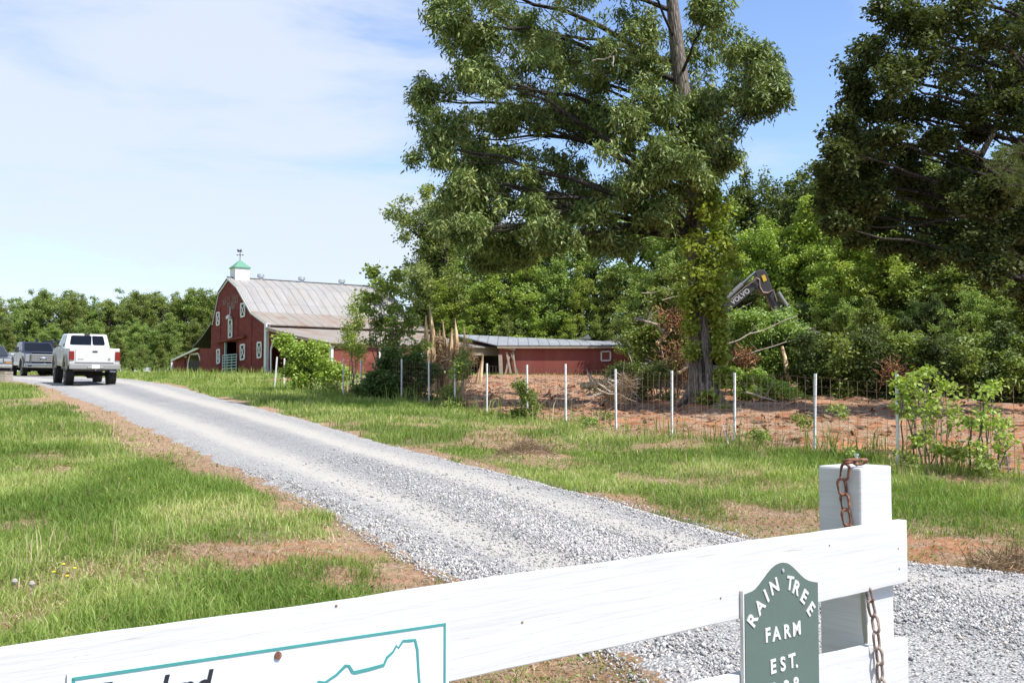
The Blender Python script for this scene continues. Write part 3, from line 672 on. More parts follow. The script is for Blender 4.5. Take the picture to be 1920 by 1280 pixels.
def chain(name, path, normal, label, L=.0505, W=.031, r=.0039):
    pts = [Vector(p) for p in path]; e = empty(name, pts[0], label, 'chain', 'rusty chains on the white post')
    seg = [(pts[i + 1] - pts[i]).length for i in range(len(pts) - 1)]; tot = sum(seg); step = L - 2 * r - .003; n = int(tot / step)
    for k in range(n + 1):
        s = k * step; i = 0
        while i < len(seg) - 1 and s > seg[i]: s -= seg[i]; i += 1
        d = (pts[i + 1] - pts[i]).normalized(); c = pts[i] + d * s; side = d.cross(normal).normalized()
        if k % 2: side = (normal * .8 + side * .35); side = (side - d * side.dot(d)).normalized()
        mb = MB(); link_mesh(mb, c + normal * (.004 if k % 2 else 0), d, side, L * random.uniform(.97, 1.03), W, r); mb.build('chain_link', 'rust_mix' if 'pale' in label else 'rust', e, world=True, smooth=True)
    return e
t = NT('rust_mix'); v = t.coord(); n = t.noise(v, 35, 6, .7); t.bsdf(t.ramp(n, [(.32, (.11, .06, .045)), (.5, (.25, .18, .145)), (.66, (.40, .35, .31))]), .7, .3, t.bump(n, .5, .002))
lf = -bd                                              # outward normal of the shaded post face
def pleft(px, py, off): return on_plane(px, py, PF + lf * off, lf)
chain('chain', [nl + UZ * .010 + bf * .012 - bd * .0, pl(1594, 868, -.02) + UZ * .006, pleft(1584, 884, .014), pleft(1580, 910, .012), pleft(1585, 945, .012), pleft(1591, 985, .012), pleft(1594, 1010, .012)], lf,
      'dark rusty chain looped over the nail on the white post top')
chain('chain', [pl(1620, 1085, .012), pl(1634, 1140, .018), pl(1641, 1180, .034), pl(1645, 1215, .040), pl(1650, 1262, .040), pl(1656, 1330, .040)], bf,
      'pale rusty chain hanging from under the top rail over the lower rail')

# printed board sign
SG = pl(486, 1222, BT)
sign = empty('farm_sign', SG, 'white printed sign with a teal border and teal outline map screwed to the top rail', 'sign')
def sp(px, py, off): return pl(px, py, BT + off)
tl, tr = sp(126, 1264, .004), sp(842, 1158, .004); dz = Vector((0, 0, -.42))
mb = MB(); mb.poly([tl, tr, tr + dz, tl + dz], -bf * .003); mb.build('panel', 'sign_white', sign, world=True)
tl2, tr2 = sp(138, 1272, .0045), sp(834, 1169.5, .0045); bw = .0042
mb = MB(); dz2 = Vector((0, 0, -.40)); k_ = bf * .0006
def strip(mb, a, b, w): mb.bar(a, b, w, .0012, up=bf)
def ribbon(mb, pts, ws):
    """flat ribbon in the sign plane"""
    vs = []; n = len(pts)
    for i, p in enumerate(pts):
        d = (pts[min(i + 1, n - 1)] - pts[max(i - 1, 0)]).normalized(); s = d.cross(bf).normalized()
        vs += [p - s * ws[i] / 2 + bf * .0006, p + s * ws[i] / 2 + bf * .0006, p + s * ws[i] / 2 - bf * .001, p - s * ws[i] / 2 - bf * .001]
    mb.add(vs, [(i * 4 + k, i * 4 + (k + 1) % 4, i * 4 + 4 + (k + 1) % 4, i * 4 + 4 + k) for i in range(n - 1) for k in range(4)] + [(0, 3, 2, 1), tuple(4 * n - 4 + k for k in range(4))])
ribbon(mb, [tl2 + dz2, tl2], [bw] * 2); ribbon(mb, [tl2 - bd * bw / 2, tr2 + bd * bw / 2], [bw] * 2); ribbon(mb, [tr2, tr2 + dz2], [bw] * 2)
mb.build('border', 'sign_teal', sign, world=True)
ol = [(1250, 745), (1275, 719), (1300, 722), (1345, 692), (1382, 655), (1396, 656), (1410, 680), (1420, 682), (1480, 668), (1535, 652), (1548, 622), (1572, 600), (1586, 574), (1594, 584), (1612, 556), (1645, 554), (1660, 552), (1669, 590), (1674, 680), (1680, 760), (1690, 840)]
pts = [sp(x / 2.133, 940 + y / 2.133, .0045) for x, y in ol]; ww = [.0025, .004, .0035, .004, .005, .0045, .005, .0055, .0055, .005, .0045, .0035, .0035, .003, .004, .0045, .0045, .0045, .004, .004, .004]
mb = MB(); ribbon(mb, pts, ww); mb.build('map_outline', 'sign_teal', sign, world=True)
a = sp(168, 1342, .0046); b = sp(400, 1308, .0046); ux = (b - a).normalized(); wv_ = (b - a).length
vs, fs = text_mesh('Farmland', 1.0, 0.0, .28, .022, 'LEFT', .92); x0 = min(v.x for v in vs); x1 = max(v.x for v in vs); sc = wv_ / (x1 - x0)
mb = MB(); mb.add([a + ux * (v.x - x0) * sc + UZ * v.y * sc * 1.22 + bf * .0004 for v in vs], fs); mb.build('lettering', 'sign_black', sign, world=True, fix=False)
mb = MB(); c = sp(521, 1228, .005); M = Matrix.Translation(c)
pr = []; 
for i in range(16): an = 2 * math.pi * i / 16; pr.append(c + bd * .0058 * math.cos(an) + UZ * .0062 * math.sin(an))
mb.poly(pr, bf * .002); mb.build('screw', 'rust', sign, world=True)

# cast plaque
pq = empty('farm_plaque', pl(1462, 1180, BT), 'green cast plaque with raised white lettering and a curved top fixed to the top rail', 'plaque')
o6 = [(133, 430), (165, 424), (200, 415), (235, 403), (268, 378), (305, 335), (345, 283), (385, 228), (425, 187), (462, 160), (500, 145), (532, 140), (565, 144), (598, 160), (632, 190), (668, 226), (700, 258), (730, 288), (765, 308), (805, 320), (852, 325)]
def z6(x, y, off): return sp(1360 + x / 4.922, 1020 + y / 4.922, off)
TH = .010
o6 = [(163 + (x - 133) * (852 - 163) / (852 - 133), y) for x, y in o6]
top = [z6(x, y, TH) for x, y in o6]; low = .26
outl = [top[0] - UZ * low] + top + [top[-1] - UZ * (low + .02)]
mb = MB(); mb.poly(outl, -bf * TH * .95); mb.build('plate', 'plaque_white', pq, world=True, bevel=.0012)
cen = z6(492, 800, TH)
inn = [(177, 460), (205, 448), (240, 435), (275, 412), (308, 372), (348, 318), (388, 262), (430, 215), (468, 185), (505, 170), (532, 166), (562, 170), (592, 184), (626, 212), (662, 248), (696, 284), (730, 314), (768, 334), (808, 344), (850, 350)]
it = [z6(x, y, TH + .0006) for x, y in inn]; inl = [it[0] - UZ * low] + it + [it[-1] - UZ * low]
mb = MB(); mb.poly(inl, bf * .0012); mb.build('green_field', 'plaque_green', pq, world=True)
sl = S1; ux = (bd + UZ * sl).normalized(); uy = UZ
mb = MB(); hgt = (z6(0, 0, TH) - z6(0, 130, TH)).length
K = hgt / .70
def ch(c, x, y, rot, s=1.0): put_text(mb, c, K * s, z6(x, y, TH + .0022), ux, uy, bf, .0018, R(rot), offset=.0012)
for c, x, y, r_ in (('R', 250, 700, 52), ('A', 318, 575, 41), ('I', 378, 478, 30), ('N', 450, 393, 19), ('T', 592, 362, -12), ('R', 650, 405, -26), ('E', 722, 485, -38), ('E', 783, 598, -50)): ch(c, x, y, r_, 1.0)
for c, x, y in (('F', 388, 842), ('A', 468, 828), ('R', 565, 806), ('M', 655, 782)): ch(c, x, y, 3, .98)
for c, x, y in (('E', 438, 1132), ('S', 528, 1108), ('T', 612, 1080), ('.', 655, 1078)): ch(c, x, y, 3, 1.0)
for c, x, y in (('1', 370, 1370), ('9', 450, 1345), ('8', 560, 1320), ('8', 650, 1292)): ch(c, x, y, 3, .95)
mb.build('lettering', 'plaque_white', pq, world=True, fix=False)
mb = MB(); c = z6(527, 240, TH + .002); pr = [c + bd * .0042 * math.cos(2 * math.pi * i / 12) + UZ * .0046 * math.sin(2 * math.pi * i / 12) for i in range(12)]; mb.poly(pr, bf * .0035); mb.build('screw', 'galvanised', pq, world=True, bevel=.001)

# ================================================================== WOVEN WIRE FENCE
wf = empty('wire_fence', (FA[0], FA[1], gz(*FA)), 'rusty woven wire fence on white steel posts beside the cleared clay', 'wire fence')
def line_pt(px):
    k = (px - 960) / F; dd = FB - FA                  # FA + t*dd : x = k*y
    t = (k * FA[1] - FA[0]) / (dd[0] - k * dd[1]); return FA + dd * t
post_px = [1680, 1524, 1375, 1258, 1154, 1060, 988, 912, 852, 804, 752, 712, 676, 643]
H = 1.22; pts2 = []
for i, px in enumerate(post_px):
    x, y = line_pt(px); z = gz(x, y); pts2.append((x, y))
    mb = MB(); lx = random.uniform(-.012, .014) + (.03 if px in (1524,) else 0); w = .044
    hh = H + random.uniform(-.03, .06)
    tp = Vector((x + lx, y, z + hh)); bt = Vector((x, y, z - .1)); D3 = Vector((FD[0], FD[1], 0)); N3 = Vector((FN[0], FN[1], 0))
    mb.bar(bt, tp, w, .008, up=N3); mb.bar(bt + N3 * .018, tp + N3 * .018, .008, .032, up=N3)
    for q in range(12):
        c = bt.lerp(tp, .14 + q * .075); mb.bar(c - N3 * .008 - D3 * .006, c - N3 * .008 + D3 * .006, .012, .010)
    mb.build('fence_post', 'post_white', wf, world=True)
def wire_run(A, B, n0, h=1.16, cell=.165):
    """vertical stays and horizontal strands between two ground points"""
    A = np.array(A); B = np.array(B); L = np.linalg.norm(B - A); n = int(L / cell); mb = MB(); r = .0019
    hz = [0.02, .14, .27, .41, .56, .72, .88, 1.02, h]
    P3 = []
    for i in range(n + 1):
        p = A + (B - A) * i / n; z = gz(*p); ww = .012 * math.sin(i * .9 + n0)
        P3.append((p, z)); mb.bar((p[0] + ww * FN[0], p[1] + ww * FN[1], z + .02), (p[0], p[1], z + h), r * 2)
    for hh in hz:
        for i in range(0, n):
            (p, z), (q, z2) = P3[i], P3[i + 1]; a = .01 * math.sin(i * 1.3 + hh * 9); b = .01 * math.sin((i + 1) * 1.3 + hh * 9)
            mb.bar((p[0], p[1], z + hh + a), (q[0], q[1], z2 + hh + b), r * 2)
    mb.build('wire_mesh', 'wire', wf, world=True, fix=False)
pe = [(FA[0] + (FA[0] - FB[0]) * .32, FA[1] + (FA[1] - FB[1]) * .32)] + pts2
for i in range(len(pe) - 1): wire_run(pe[i], pe[i + 1], i)
# two posts further up towards the barn, one leaning
e2 = empty('fence_post', P(533, 713, 44), 'upright white fence post near the barn corner post', 'fence post', 'loose posts by the barn'); b = Vector((e2.location.x, 44, gz(e2.location.x, 44))); e2.location = b
mb = MB(); mb.bar(b - UZ * .1, b + UZ * 1.2, .07, .05); mb.build('shaft', 'post_white', e2, world=True)
bx = P(515, 716, 42.5); b = Vector((bx.x, 42.5, gz(bx.x, 42.5))); e2 = empty('fence_post', b, 'leaning white fence post left of the upright one by the barn', 'fence post', 'loose posts by the barn')
mb = MB(); mb.bar(b - UZ * .1, b + Vector((.09, 0, 1.25)), .07, .05); mb.build('shaft', 'post_white', e2, world=True)

# ================================================================== BARN
C0 = P(500, 703, 72); FAp = Vector((-.574, .819, 0)).normalized(); FBp = Vector((.819, .574, 0)).normalized(); FNp = Vector((-.819, -.574, 0)).normalized()
barn = empty('barn', (C0.x, C0.y, gz(C0.x, C0.y)), 'red gambrel roofed barn with a white cupola, faded lettering and open lean-to sides', 'barn')
def bf_(px, py, off=0.0): return on_plane(px, py, C0 + FNp * off, FNp)
def down(p, dz=.4): return Vector((p.x, p.y, gz(p.x, p.y) - dz))
LB = 12.6
pk, k1, k2, ev = bf_(428.5, 519.5), bf_(446, 536), bf_(472.5, 583.5), bf_(503, 606)
kl, kl2 = bf_(410.5, 546), bf_(399, 604)
cor = bf_(500, 640); wl = bf_(396, 650)
# facade with the doorway cut out
d1, d2 = bf_(422, 641), bf_(443.5, 640)
wall_pts = [down(cor), bf_(500, 604.5), k2 - UZ * .05, k1 - UZ * .05, pk - UZ * .08, kl - UZ * .05, bf_(399, 604) - UZ * .05, bf_(396, 612), down(wl), down(d1), d1, d2, down(d2)]
mb = MB(); mb.poly(wall_pts, -FNp * .14); mb.build('wall', 'red_siding', barn, world=True)
# remaining outer walls and a dark rear wall
def wallq(mb, a, b, ztop_a, ztop_b, th=.12, dz=.4):
    n = (b - a); n.z = 0; n = n.normalized().cross(UZ) * th
    A = Vector((a.x, a.y, gz(a.x, a.y) - dz)); B = Vector((b.x, b.y, gz(b.x, b.y) - dz)); mb.poly([A, B, Vector((b.x, b.y, ztop_b)), Vector((a.x, a.y, ztop_a))], n)
mb = MB(); bk = FBp * (LB - .4)
rear = [down(cor + bk), bf_(500, 604.5) + bk, k2 + bk - UZ * .05, k1 + bk - UZ * .05, pk + bk - UZ * .08, kl + bk - UZ * .05, bf_(399, 604) + bk - UZ * .05, bf_(396, 612) + bk, down(wl + bk)]
mb.poly(rear, -FNp * .14)
c_ = cor + FBp * .16; wallq(mb, c_, cor + FBp * (LB - .5), bf_(500, 607).z, bf_(500, 607).z)
c_ = wl + FBp * .16; wallq(mb, c_, wl + FBp * (LB - .5), bf_(396, 612).z, bf_(396, 612).z)
mb.build('wall', 'red_siding', barn, world=True)
# vertical battens on the facade and white corner post
for xx, y0, y1 in ((413.5, 575, 690), (446, 580, 638), (472, 590, 690), (444.5, 641, 690), (417.5, 645, 690), (470.6, 640, 690)):
    a = bf_(xx, y0, .02); b = bf_(xx, y1, .02); b = Vector((a.x, a.y, gz(a.x, a.y))); mb = MB(); mb.bar(a, b, .09, .03, up=FNp); mb.build('batten', 'red_siding', barn, world=True)
mb = MB(); a = bf_(501.5, 606, .05); mb.bar(a, down(a), .34, .34, up=FNp); mb.build('corner_post', 'trim_white', barn, world=True)
# sliding door rail
mb = MB(); mb.bar(bf_(406, 641.5, .12), bf_(459.5, 631, .12), .16, .22, up=FNp); mb.build('door_rail', 'red_siding', barn, world=True)
# roof: five strips along the ridge
mb = MB(); fo = FNp * .10; bk = FBp * LB
prof = [ev + (ev - k2).normalized() * .35, k2, k1, pk]; vo = 0
for i in range(3):
    a, b = prof[i] + fo, prof[i + 1] + fo
    if i == 0:
        m0 = MB(); slab(m0, a, a + bk + FBp * .5, b + bk + FBp * .5, b, .07, (0, vo)); m0.build('roof_skirt', 'roof_rusty', barn, world=True, fix=False)
    else: slab(mb, a, a + bk + FBp * .5, b + bk + FBp * .5, b, .07, (0, vo))
    vo += (b - a).length
mb.build('roof', 'roof_metal', barn, world=True, fix=False)
mb = MB(); fl1, fl2 = bf_(379, 633), bf_(364, 649)
profl = [pk, kl, kl2, fl1, fl2]; vo = 0
for i in range(4):
    a, b = profl[i + 1] + fo, profl[i] + fo
    slab(mb, a, a + bk + FBp * .5, b + bk + FBp * .5, b, .07, (0, vo)); vo += 2
mb.build('roof', 'roof_metal', barn, world=True, fix=False)
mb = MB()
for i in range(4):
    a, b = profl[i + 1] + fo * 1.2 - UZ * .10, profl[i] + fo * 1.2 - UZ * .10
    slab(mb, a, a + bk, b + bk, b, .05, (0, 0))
mb.uv = None; mb.build('shade_soffit', 'dark_inside', barn, world=True)  # dark slab added under the left roof; eave shade is in its colour
# verge boards: pale along both slopes
mb = MB()
for a, b in ((pk, k1), (k1, k2), (k2, ev)): mb.bar(a + fo + FNp * .02 - UZ * .10, b + fo + FNp * .02 - UZ * .10, .04, .13, up=UZ)
for a, b in ((pk, kl), (kl, kl2)): mb.bar(a + FNp * .06 - UZ * .2, b + FNp * .06 - UZ * .2, .05, .16, up=UZ)
mb.build('verge_board', 'trim_white', barn, world=True)
# ridge cap, vents, cupola
mb = MB(); mb.bar(pk + fo + UZ * .04, pk + bk + UZ * .04, .34, .06); mb.build('ridge_cap', 'galvanised', barn, world=True)
def along_ridge(px):
    A = pk; k = (px - 960) / F; v = (k * A.y - A.x) / (FBp.x - k * FBp.y); return A + FBp * v
for px in (487, 564, 639.5):
    c = along_ridge(px); mb = MB(); mb.lathe([(-.1, .17), (.12, .17), (.14, .28), (.36, .28), (.42, .2), (.44, .03)], c, 'z', 14); mb.build('roof_vent', 'galvanised', barn, world=True)
cc = along_ridge(447.5); w = .56
zb, zt = cc.z - .35, P(447, 503, cc.y).z
Mx = Matrix(((FBp.x, FAp.x, 0, cc.x), (FBp.y, FAp.y, 0, cc.y), (0, 0, 1, 0), (0, 0, 0, 1)))
mb = MB(); mb.box(-w, w, -w, w, zb, zt, Mx); cup = mb.build('cupola', 'white_siding' if 'white_siding' in MATS else 'trim_white', barn, world=True)
mb = MB(); e_ = w * 1.14; za = P(447.5, 487, cc.y).z
mb.add([Mx @ Vector(p) for p in ((-e_, -e_, zt - .03), (e_, -e_, zt - .03), (e_, e_, zt - .03), (-e_, e_, zt - .03), (0, 0, za), (-e_, -e_, zt + .03), (e_, -e_, zt + .03), (e_, e_, zt + .03), (-e_, e_, zt + .03))],
       [(3, 2, 1, 0), (0, 1, 6, 5), (1, 2, 7, 6), (2, 3, 8, 7), (3, 0, 5, 8), (5, 6, 4), (6, 7, 4), (7, 8, 4), (8, 5, 4)]); mb.build('cupola_roof', 'green_roof', barn, world=True)
mb = MB(); tp = P(447, 469, cc.y); b0 = Vector((cc.x, cc.y, za - .05)); mb.tube([b0, Vector((cc.x, cc.y, tp.z + .1))], .025, 6)
zc = P(447, 478, cc.y).z; mb.bar((cc.x - .22, cc.y, zc), (cc.x + .22, cc.y, zc), .03); mb.bar((cc.x, cc.y - .22, zc), (cc.x, cc.y + .22, zc), .03)
for sx in (-.22, .22): mb.box(cc.x + sx - .035, cc.x + sx + .035, cc.y - .01, cc.y + .01, zc - .05, zc + .05)
zr = P(447, 472, cc.y).z; mb.bar((cc.x - .24, cc.y, zr), (cc.x + .2, cc.y, zr), .025)
mb.poly([Vector((cc.x + a, cc.y, zr + b)) for a, b in ((-.22, .06), (-.14, .0), (.0, .02), (.08, .0), (.14, .12), (.10, .2), (.04, .1), (-.08, .1), (-.16, .2), (-.24, .18))], (0, .02, 0)); mb.build('weathervane', 'black_plastic', barn, world=True)
# windows with crossed braces
def bwin(x0, x1, yt0, yt1, yb0, yb1, cross=True):
    A, B, C, D = bf_(x0, yb0, .03), bf_(x1, yb1, .03), bf_(x1, yt1, .03), bf_(x0, yt0, .03)
    mb = MB(); mb.poly([A, B, C, D], -FNp * .02); pn = mb.build('window', 'dark_inside', barn, world=True)
    mb = MB(); w = .11; n = FNp * .045; q = [p + n for p in (A, B, C, D)]
    for a, b in ((0, 1), (1, 2), (2, 3), (3, 0)): mb.bar(q[a], q[b], .12, .05, up=FNp)
    if cross:
        mb.bar(q[0] + FNp * .01, q[2] + FNp * .01, .075, .03, up=FNp); mb.bar(q[1] + FNp * .016, q[3] + FNp * .016, .075, .03, up=FNp)
    fr = mb.build('window_frame', 'trim_white', None); 
    me = fr.data; L = barn.location
    for v in me.vertices: v.co -= L
    fr.parent = pn
bwin(407, 412.5, 587, 585.5, 609.5, 608); bwin(452.5, 460, 570, 568.5, 594, 592); bwin(429.5, 436, 600.5, 598.5, 633, 631); bwin(407.5, 413, 656.5, 655, 681, 679.5); bwin(451.8, 459.7, 647, 645.5, 674, 672.5); bwin(483.5, 491, 642.5, 641.5, 670.5, 669)
# yard lamp on the facade
mb = MB(); a = bf_(428.6, 594, .3); mb.tube([bf_(431.5, 577, .02), bf_(431, 588, .25), a], .03, 6); mb.lathe([(-.16, .2), (0, .22), (.1, .12), (.16, .05)], a, 'z', 12); mb.build('yard_lamp', 'trim_white', barn, world=True)
# painted, weathered letters
t = NT('faded_letters'); v = t.coord(); c = t.mix(t.ramp(t.noise(v, 7, 5, .7), [(.44, (0,) * 3), (.56, (1,) * 3)]), (.12, .04, .038), (.25, .21, .20)); t.bsdf(c, .9)
mb = MB(); ux = -FAp; s_ = bf_(440, 560).y / F
for i, c in enumerate('RAIN TREE'):
    if c == ' ': continue
    f_ = (i - 4) / 4; px = 432.5 + f_ * 13; py = 560.5 - (px - 433) * .25 + 4.5 * f_ * f_
    put_text(mb, c, .80, bf_(px, py, .015), ux * .62, UZ, FNp, .0, -f_ * .5, offset=.02)
for i, c in enumerate('FARM'):
    f_ = (i - 1.5) / 1.5; px = 432.3 + f_ * 5.2; py = 574.5 - (px - 433) * .25
    put_text(mb, c, .78, bf_(px, py, .015), ux * .8, UZ, FNp, .0, 0, offset=.02)
mb.build('lettering', 'faded_letters', barn, world=True, fix=False)
# tubular gate in the doorway
mb = MB(); g0, g1 = bf_(417.5, 666, .25), bf_(443.5, 664, .25); zt = (g0.z + g1.z) / 2; zb = gz(g0.x, g0.y) + .12
for i in range(7):
    z = zb + (zt - zb) * (i / 6) ** .9; mb.tube([(g0.x, g0.y, z), (g1.x, g1.y, z)], .04, 6)
for f_ in (0, .35, .66, 1): p = g0.lerp(g1, f_); mb.tube([(p.x, p.y, zb), (p.x, p.y, zt)], .04, 6)
mb.build('barn_gate', 'gate_metal', barn, world=True)
mb = MB(); a = bf_(423.3, 641.5, -.05); mb.bar(a, down(a), .14, .14, up=FNp); mb.build('door_jamb', 'gate_metal', barn, world=True)

# right lean-to
A1, B1 = bf_(506, 613.5), bf_(623, 641.5)
mid = bf_(560, 628.5)
lw = bf_(621, 660)
pts = [down(bf_(504, 650)), bf_(504, 613), mid - UZ * .0, bf_(621, 642), down(lw), down(bf_(618.5, 660)), bf_(618.5, 653.5), bf_(612, 640.5), bf_(572, 646.5), bf_(568, 660), down(bf_(568, 660)), down(bf_(557.5, 660)), bf_(557.5, 648), bf_(551, 630), bf_(514, 634.5), bf_(508, 655), down(bf_(508, 655))]
mb = MB(); mb.poly([p - FNp * .0 for p in pts], -FNp * .12); mb.build('lean_to_wall', 'red_siding', barn, world=True)
for chn in ([(508, 700), (508, 655), (514, 634.5), (551, 630), (557.5, 648)], [(568, 660), (572, 646.5), (612, 640.5), (618.5, 653.5), (618.5, 690)]):
    mb = MB()
    for (a, b), (c, d) in zip(chn[:-1], chn[1:]): mb.bar(bf_(a, b, .03), bf_(c, d, .03), .17, .05, up=FNp)
    mb.build('opening_trim', 'trim_white', barn, world=True)
mb = MB(); fo2 = FNp * .3; sg = [A1, mid, B1 + (B1 - mid).normalized() * .25]; vo = 0
for i in (1, 0):
    a, b = sg[i + 1] + fo2, sg[i] + fo2
    slab(mb, a, a + bk, b + bk, b, .06, (0, vo)); vo += (b - a).length
mb.build('lean_to_roof', 'roof_rusty', barn, world=True, fix=False)
mb = MB(); e0 = B1 + fo2 - UZ * .16; mb.bar(e0, e0 + FBp * LB, .05, .2); mb.bar(A1 + fo2 - UZ * .12, mid + fo2 - UZ * .12, .05, .14); mb.bar(mid + fo2 - UZ * .12, B1 + fo2 - UZ * .12, .05, .14); mb.build('fascia', 'old_wood', barn, world=True)
# long side wall, left open for its last bay
mb = MB(); s0 = lw + FBp * .15; s1 = lw + FBp * (LB * .74); zt = B1.z - .12; wallq(mb, s0, s1, zt, zt, .1); mb.build('side_wall', 'red_brick', barn, world=True)
for f_ in (.0, .26, .5, .74, .99):
    p = lw + FBp * (LB * f_) - FBp.cross(UZ) * .02; p = lw + FBp * (LB * f_) + (-FAp) * .08; mb = MB(); mb.bar(Vector((p.x, p.y, zt)), down(p), .16, .16, up=FBp); mb.build('lean_to_post', 'trim_white', barn, world=True)
mb = MB(); p = lw + FBp * (LB * .74); q = lw + FBp * (LB * .995); z_ = B1.z - .42
mb.bar(Vector((p.x, p.y, z_)) - FAp * .12, Vector((q.x, q.y, z_)) - FAp * .12, .08, .34); mb.bar(Vector((p.x, p.y, z_ + .26)) - FAp * .14, Vector((q.x, q.y, z_ + .26)) - FAp * .14, .08, .16); mb.build('lintel', 'old_wood', barn, world=True)
mb = MB(); wallq(mb, lw + FBp * (LB - .2), cor + FBp * (LB - .2), B1.z - .1, B1.z + 1.0, .1); mb.build('dark_back_wall', 'dark_inside', barn, world=True)
# left lean-to, set back from the facade
SB = -3.0
def bl(px, py, o=0.0): return bf_(px, py, SB + o)
lt = [down(bl(323, 690)), bl(323, 677), bl(379, 649), bl(396, 641), down(bl(396, 690)), down(bl(376, 690)), bl(376, 677), bl(372, 662.5), bl(356.5, 664), bl(352.5, 681), down(bl(352.5, 690)), down(bl(350, 690)), bl(350, 668.5), bl(346, 669), down(bl(346, 690))]
mb = MB(); mb.poly(lt, -FNp * .12); mb.build('lean_to_wall', 'red_siding', barn, world=True)
mb = MB(); 
for (a, b), (c, d) in zip([(352.5, 690), (352.5, 681), (356.5, 664), (372, 662.5), (376, 677)], [(352.5, 681), (356.5, 664), (372, 662.5), (376, 677), (376.5, 690)]): mb.bar(bl(a, b, .03), bl(c, d, .03), .16, .05, up=FNp)
mb.bar(bl(346, 669, .03), bl(350, 668.5, .03), .12, .05, up=FNp); mb.bar(bl(322.5, 679, .1), down(bl(322.5, 690, .1)), .2, .2, up=FNp); mb.build('opening_trim', 'trim_white', barn, world=True)
mb = MB(); a, b = bl(320.5, 674, .4), bl(379, 646.5, .4); slab(mb, a, a + FBp * 8, b + FBp * 8, b, .06); mb.build('lean_to_roof', 'roof_rusty', barn, world=True, fix=False)
mb = MB(); mb.bar(bl(320.5, 676, .42), bl(379, 648.7, .42), .05, .16); mb.build('fascia', 'trim_white', barn, world=True)
mb = MB(); a = bl(396, 680); b = bl(376, 680); mb.poly([down(bl(397, 690, .6)), bl(397, 618, .6), bl(390, 632, .6), bl(379, 645, .6), bl(375, 650, .6), down(bl(375, 690, .6))], -FNp * .1); mb.build('recess_wall', 'red_siding', barn, world=True)
mb = MB(); mb.poly([down(bl(396, 690, -3)), bl(396, 655, -3), bl(380, 662, -3), bl(342, 680, -3), down(bl(342, 690, -3))], -FNp * .1); mb.build('dark_back_wall', 'dark_inside', barn, world=True)  # dark panel added behind the opening; its colour stands for the unlit inside

# ================================================================== LONG RED SHED
Y0 = 68.5
sa, sb = P(936, 648, Y0), P(1186, 647.5, Y0)
shed = empty('long_shed', (sa.x, sa.y, gz(sa.x, sa.y)), 'long low red shed with a grey metal roof behind the wire fence', 'shed')
zw = sa.z - .12
mb = MB(); mb.poly([down(sa), Vector((sa.x, Y0, zw)), Vector((sb.x, Y0, zw)), down(sb)], (0, .1, 0)); mb.build('wall', 'red_panel', shed, world=True)
mb = MB(); b2 = 6.0
mb.poly([down(Vector((sb.x, Y0 + .1, 0))), Vector((sb.x, Y0 + .1, zw)), Vector((sb.x, Y0 + b2, zw + .7)), down(Vector((sb.x, Y0 + b2, 0)))], (-.1, 0, 0))
mb.poly([down(Vector((sa.x - 2, Y0 + b2, 0))), Vector((sa.x - 2, Y0 + b2, zw + .7)), Vector((sb.x - .1, Y0 + b2, zw + .7)), down(Vector((sb.x - .1, Y0 + b2, 0)))], (0, .1, 0)); mb.build('end_wall', 'red_panel', shed, world=True)
mb = MB(); ra, rb = P(858, 649, Y0 - .3), P(1190, 646.5, Y0 - .3); ta, tb = P(845, 626, Y0 + 6.2), P(1166, 641, Y0 + 6.2)
zr0 = sa.z + .02
slab(mb, Vector((ra.x + 2.6, Y0 - .3, zr0)), Vector((rb.x, Y0 - .3, zr0)), tb, ta, .06); mb.build('roof', 'roof_shed', shed, world=True, fix=False)
mb = MB(); mb.bar((ra.x + 2.6, Y0 - .28, zr0 - .14), (rb.x, Y0 - .28, zr0 - .14), .05, .13); mb.build('fascia', 'old_wood', shed, world=True)
def sw(px, py, o=.05): return P(px, py, Y0 - o)
mb = MB(); mb.poly([sw(1127.5, 676), sw(1144.5, 675.5), sw(1144.5, 658.5), sw(1127.5, 659)], (0, .02, 0)); w_ = mb.build('window', 'red_panel', shed, world=True)
mb = MB(); q = [sw(1127.5, 676, .07), sw(1144.5, 675.5, .07), sw(1144.5, 658.5, .07), sw(1127.5, 659, .07)]
for i in range(4): mb.bar(q[i], q[(i + 1) % 4], .09, .05, up=(0, 1, 0))
fr = mb.build('window_frame', 'trim_white', None)
for v in fr.data.vertices: v.co -= shed.location
fr.parent = w_
mb = MB(); a = sw(1185.5, 650, .08); mb.bar(Vector((a.x, a.y, zw)), down(a), .12, .12, up=(0, 1, 0)); mb.bar(sw(1172, 651.5, .1), sw(1183, 664, .1), .12, .06, up=(0, 1, 0)); mb.build('corner_trim', 'trim_white', shed, world=True)
# torn boards at the left end of the shed wall
rr = random.Random(3)
for x0, y0, x1, y1, w in ((938, 664, 940, 706, .25), (950, 660, 958, 700, .14), (955, 668, 947, 704, .12), (962, 658, 968, 704, .10), (944, 652, 966, 655, .14), (958, 662, 971, 700, .08)):
    mb = MB(); mb.bar(sw(x0, y0, .12), sw(x1, y1, .12 + rr.random() * .2), w, .04, up=(0, 1, 0)); mb.build('torn_board', 'old_wood', shed, world=True)
# loose roofing sheets curling up
for (px, py, s, lab) in ((1094, 632, .62, 'small upturned triangle of grey roofing on the middle of the shed roof'), (1148, 637, .8, 'bent grey roofing sheet sticking up near the right end of the shed roof')):
    c = P(px, py + 3, Y0 + 5.2); e = empty('roofing_sheet', c, lab, 'metal sheet')
    mb = MB(); mb.poly([c + Vector((-s, 0, 0)), c + Vector((s * .9, .1, .0)), c + Vector((s * .55, .3, s * .55)), c + Vector((0, .2, s * .12))], (0, .03, .02)); mb.build('sheet', 'roof_shed', e, world=True)

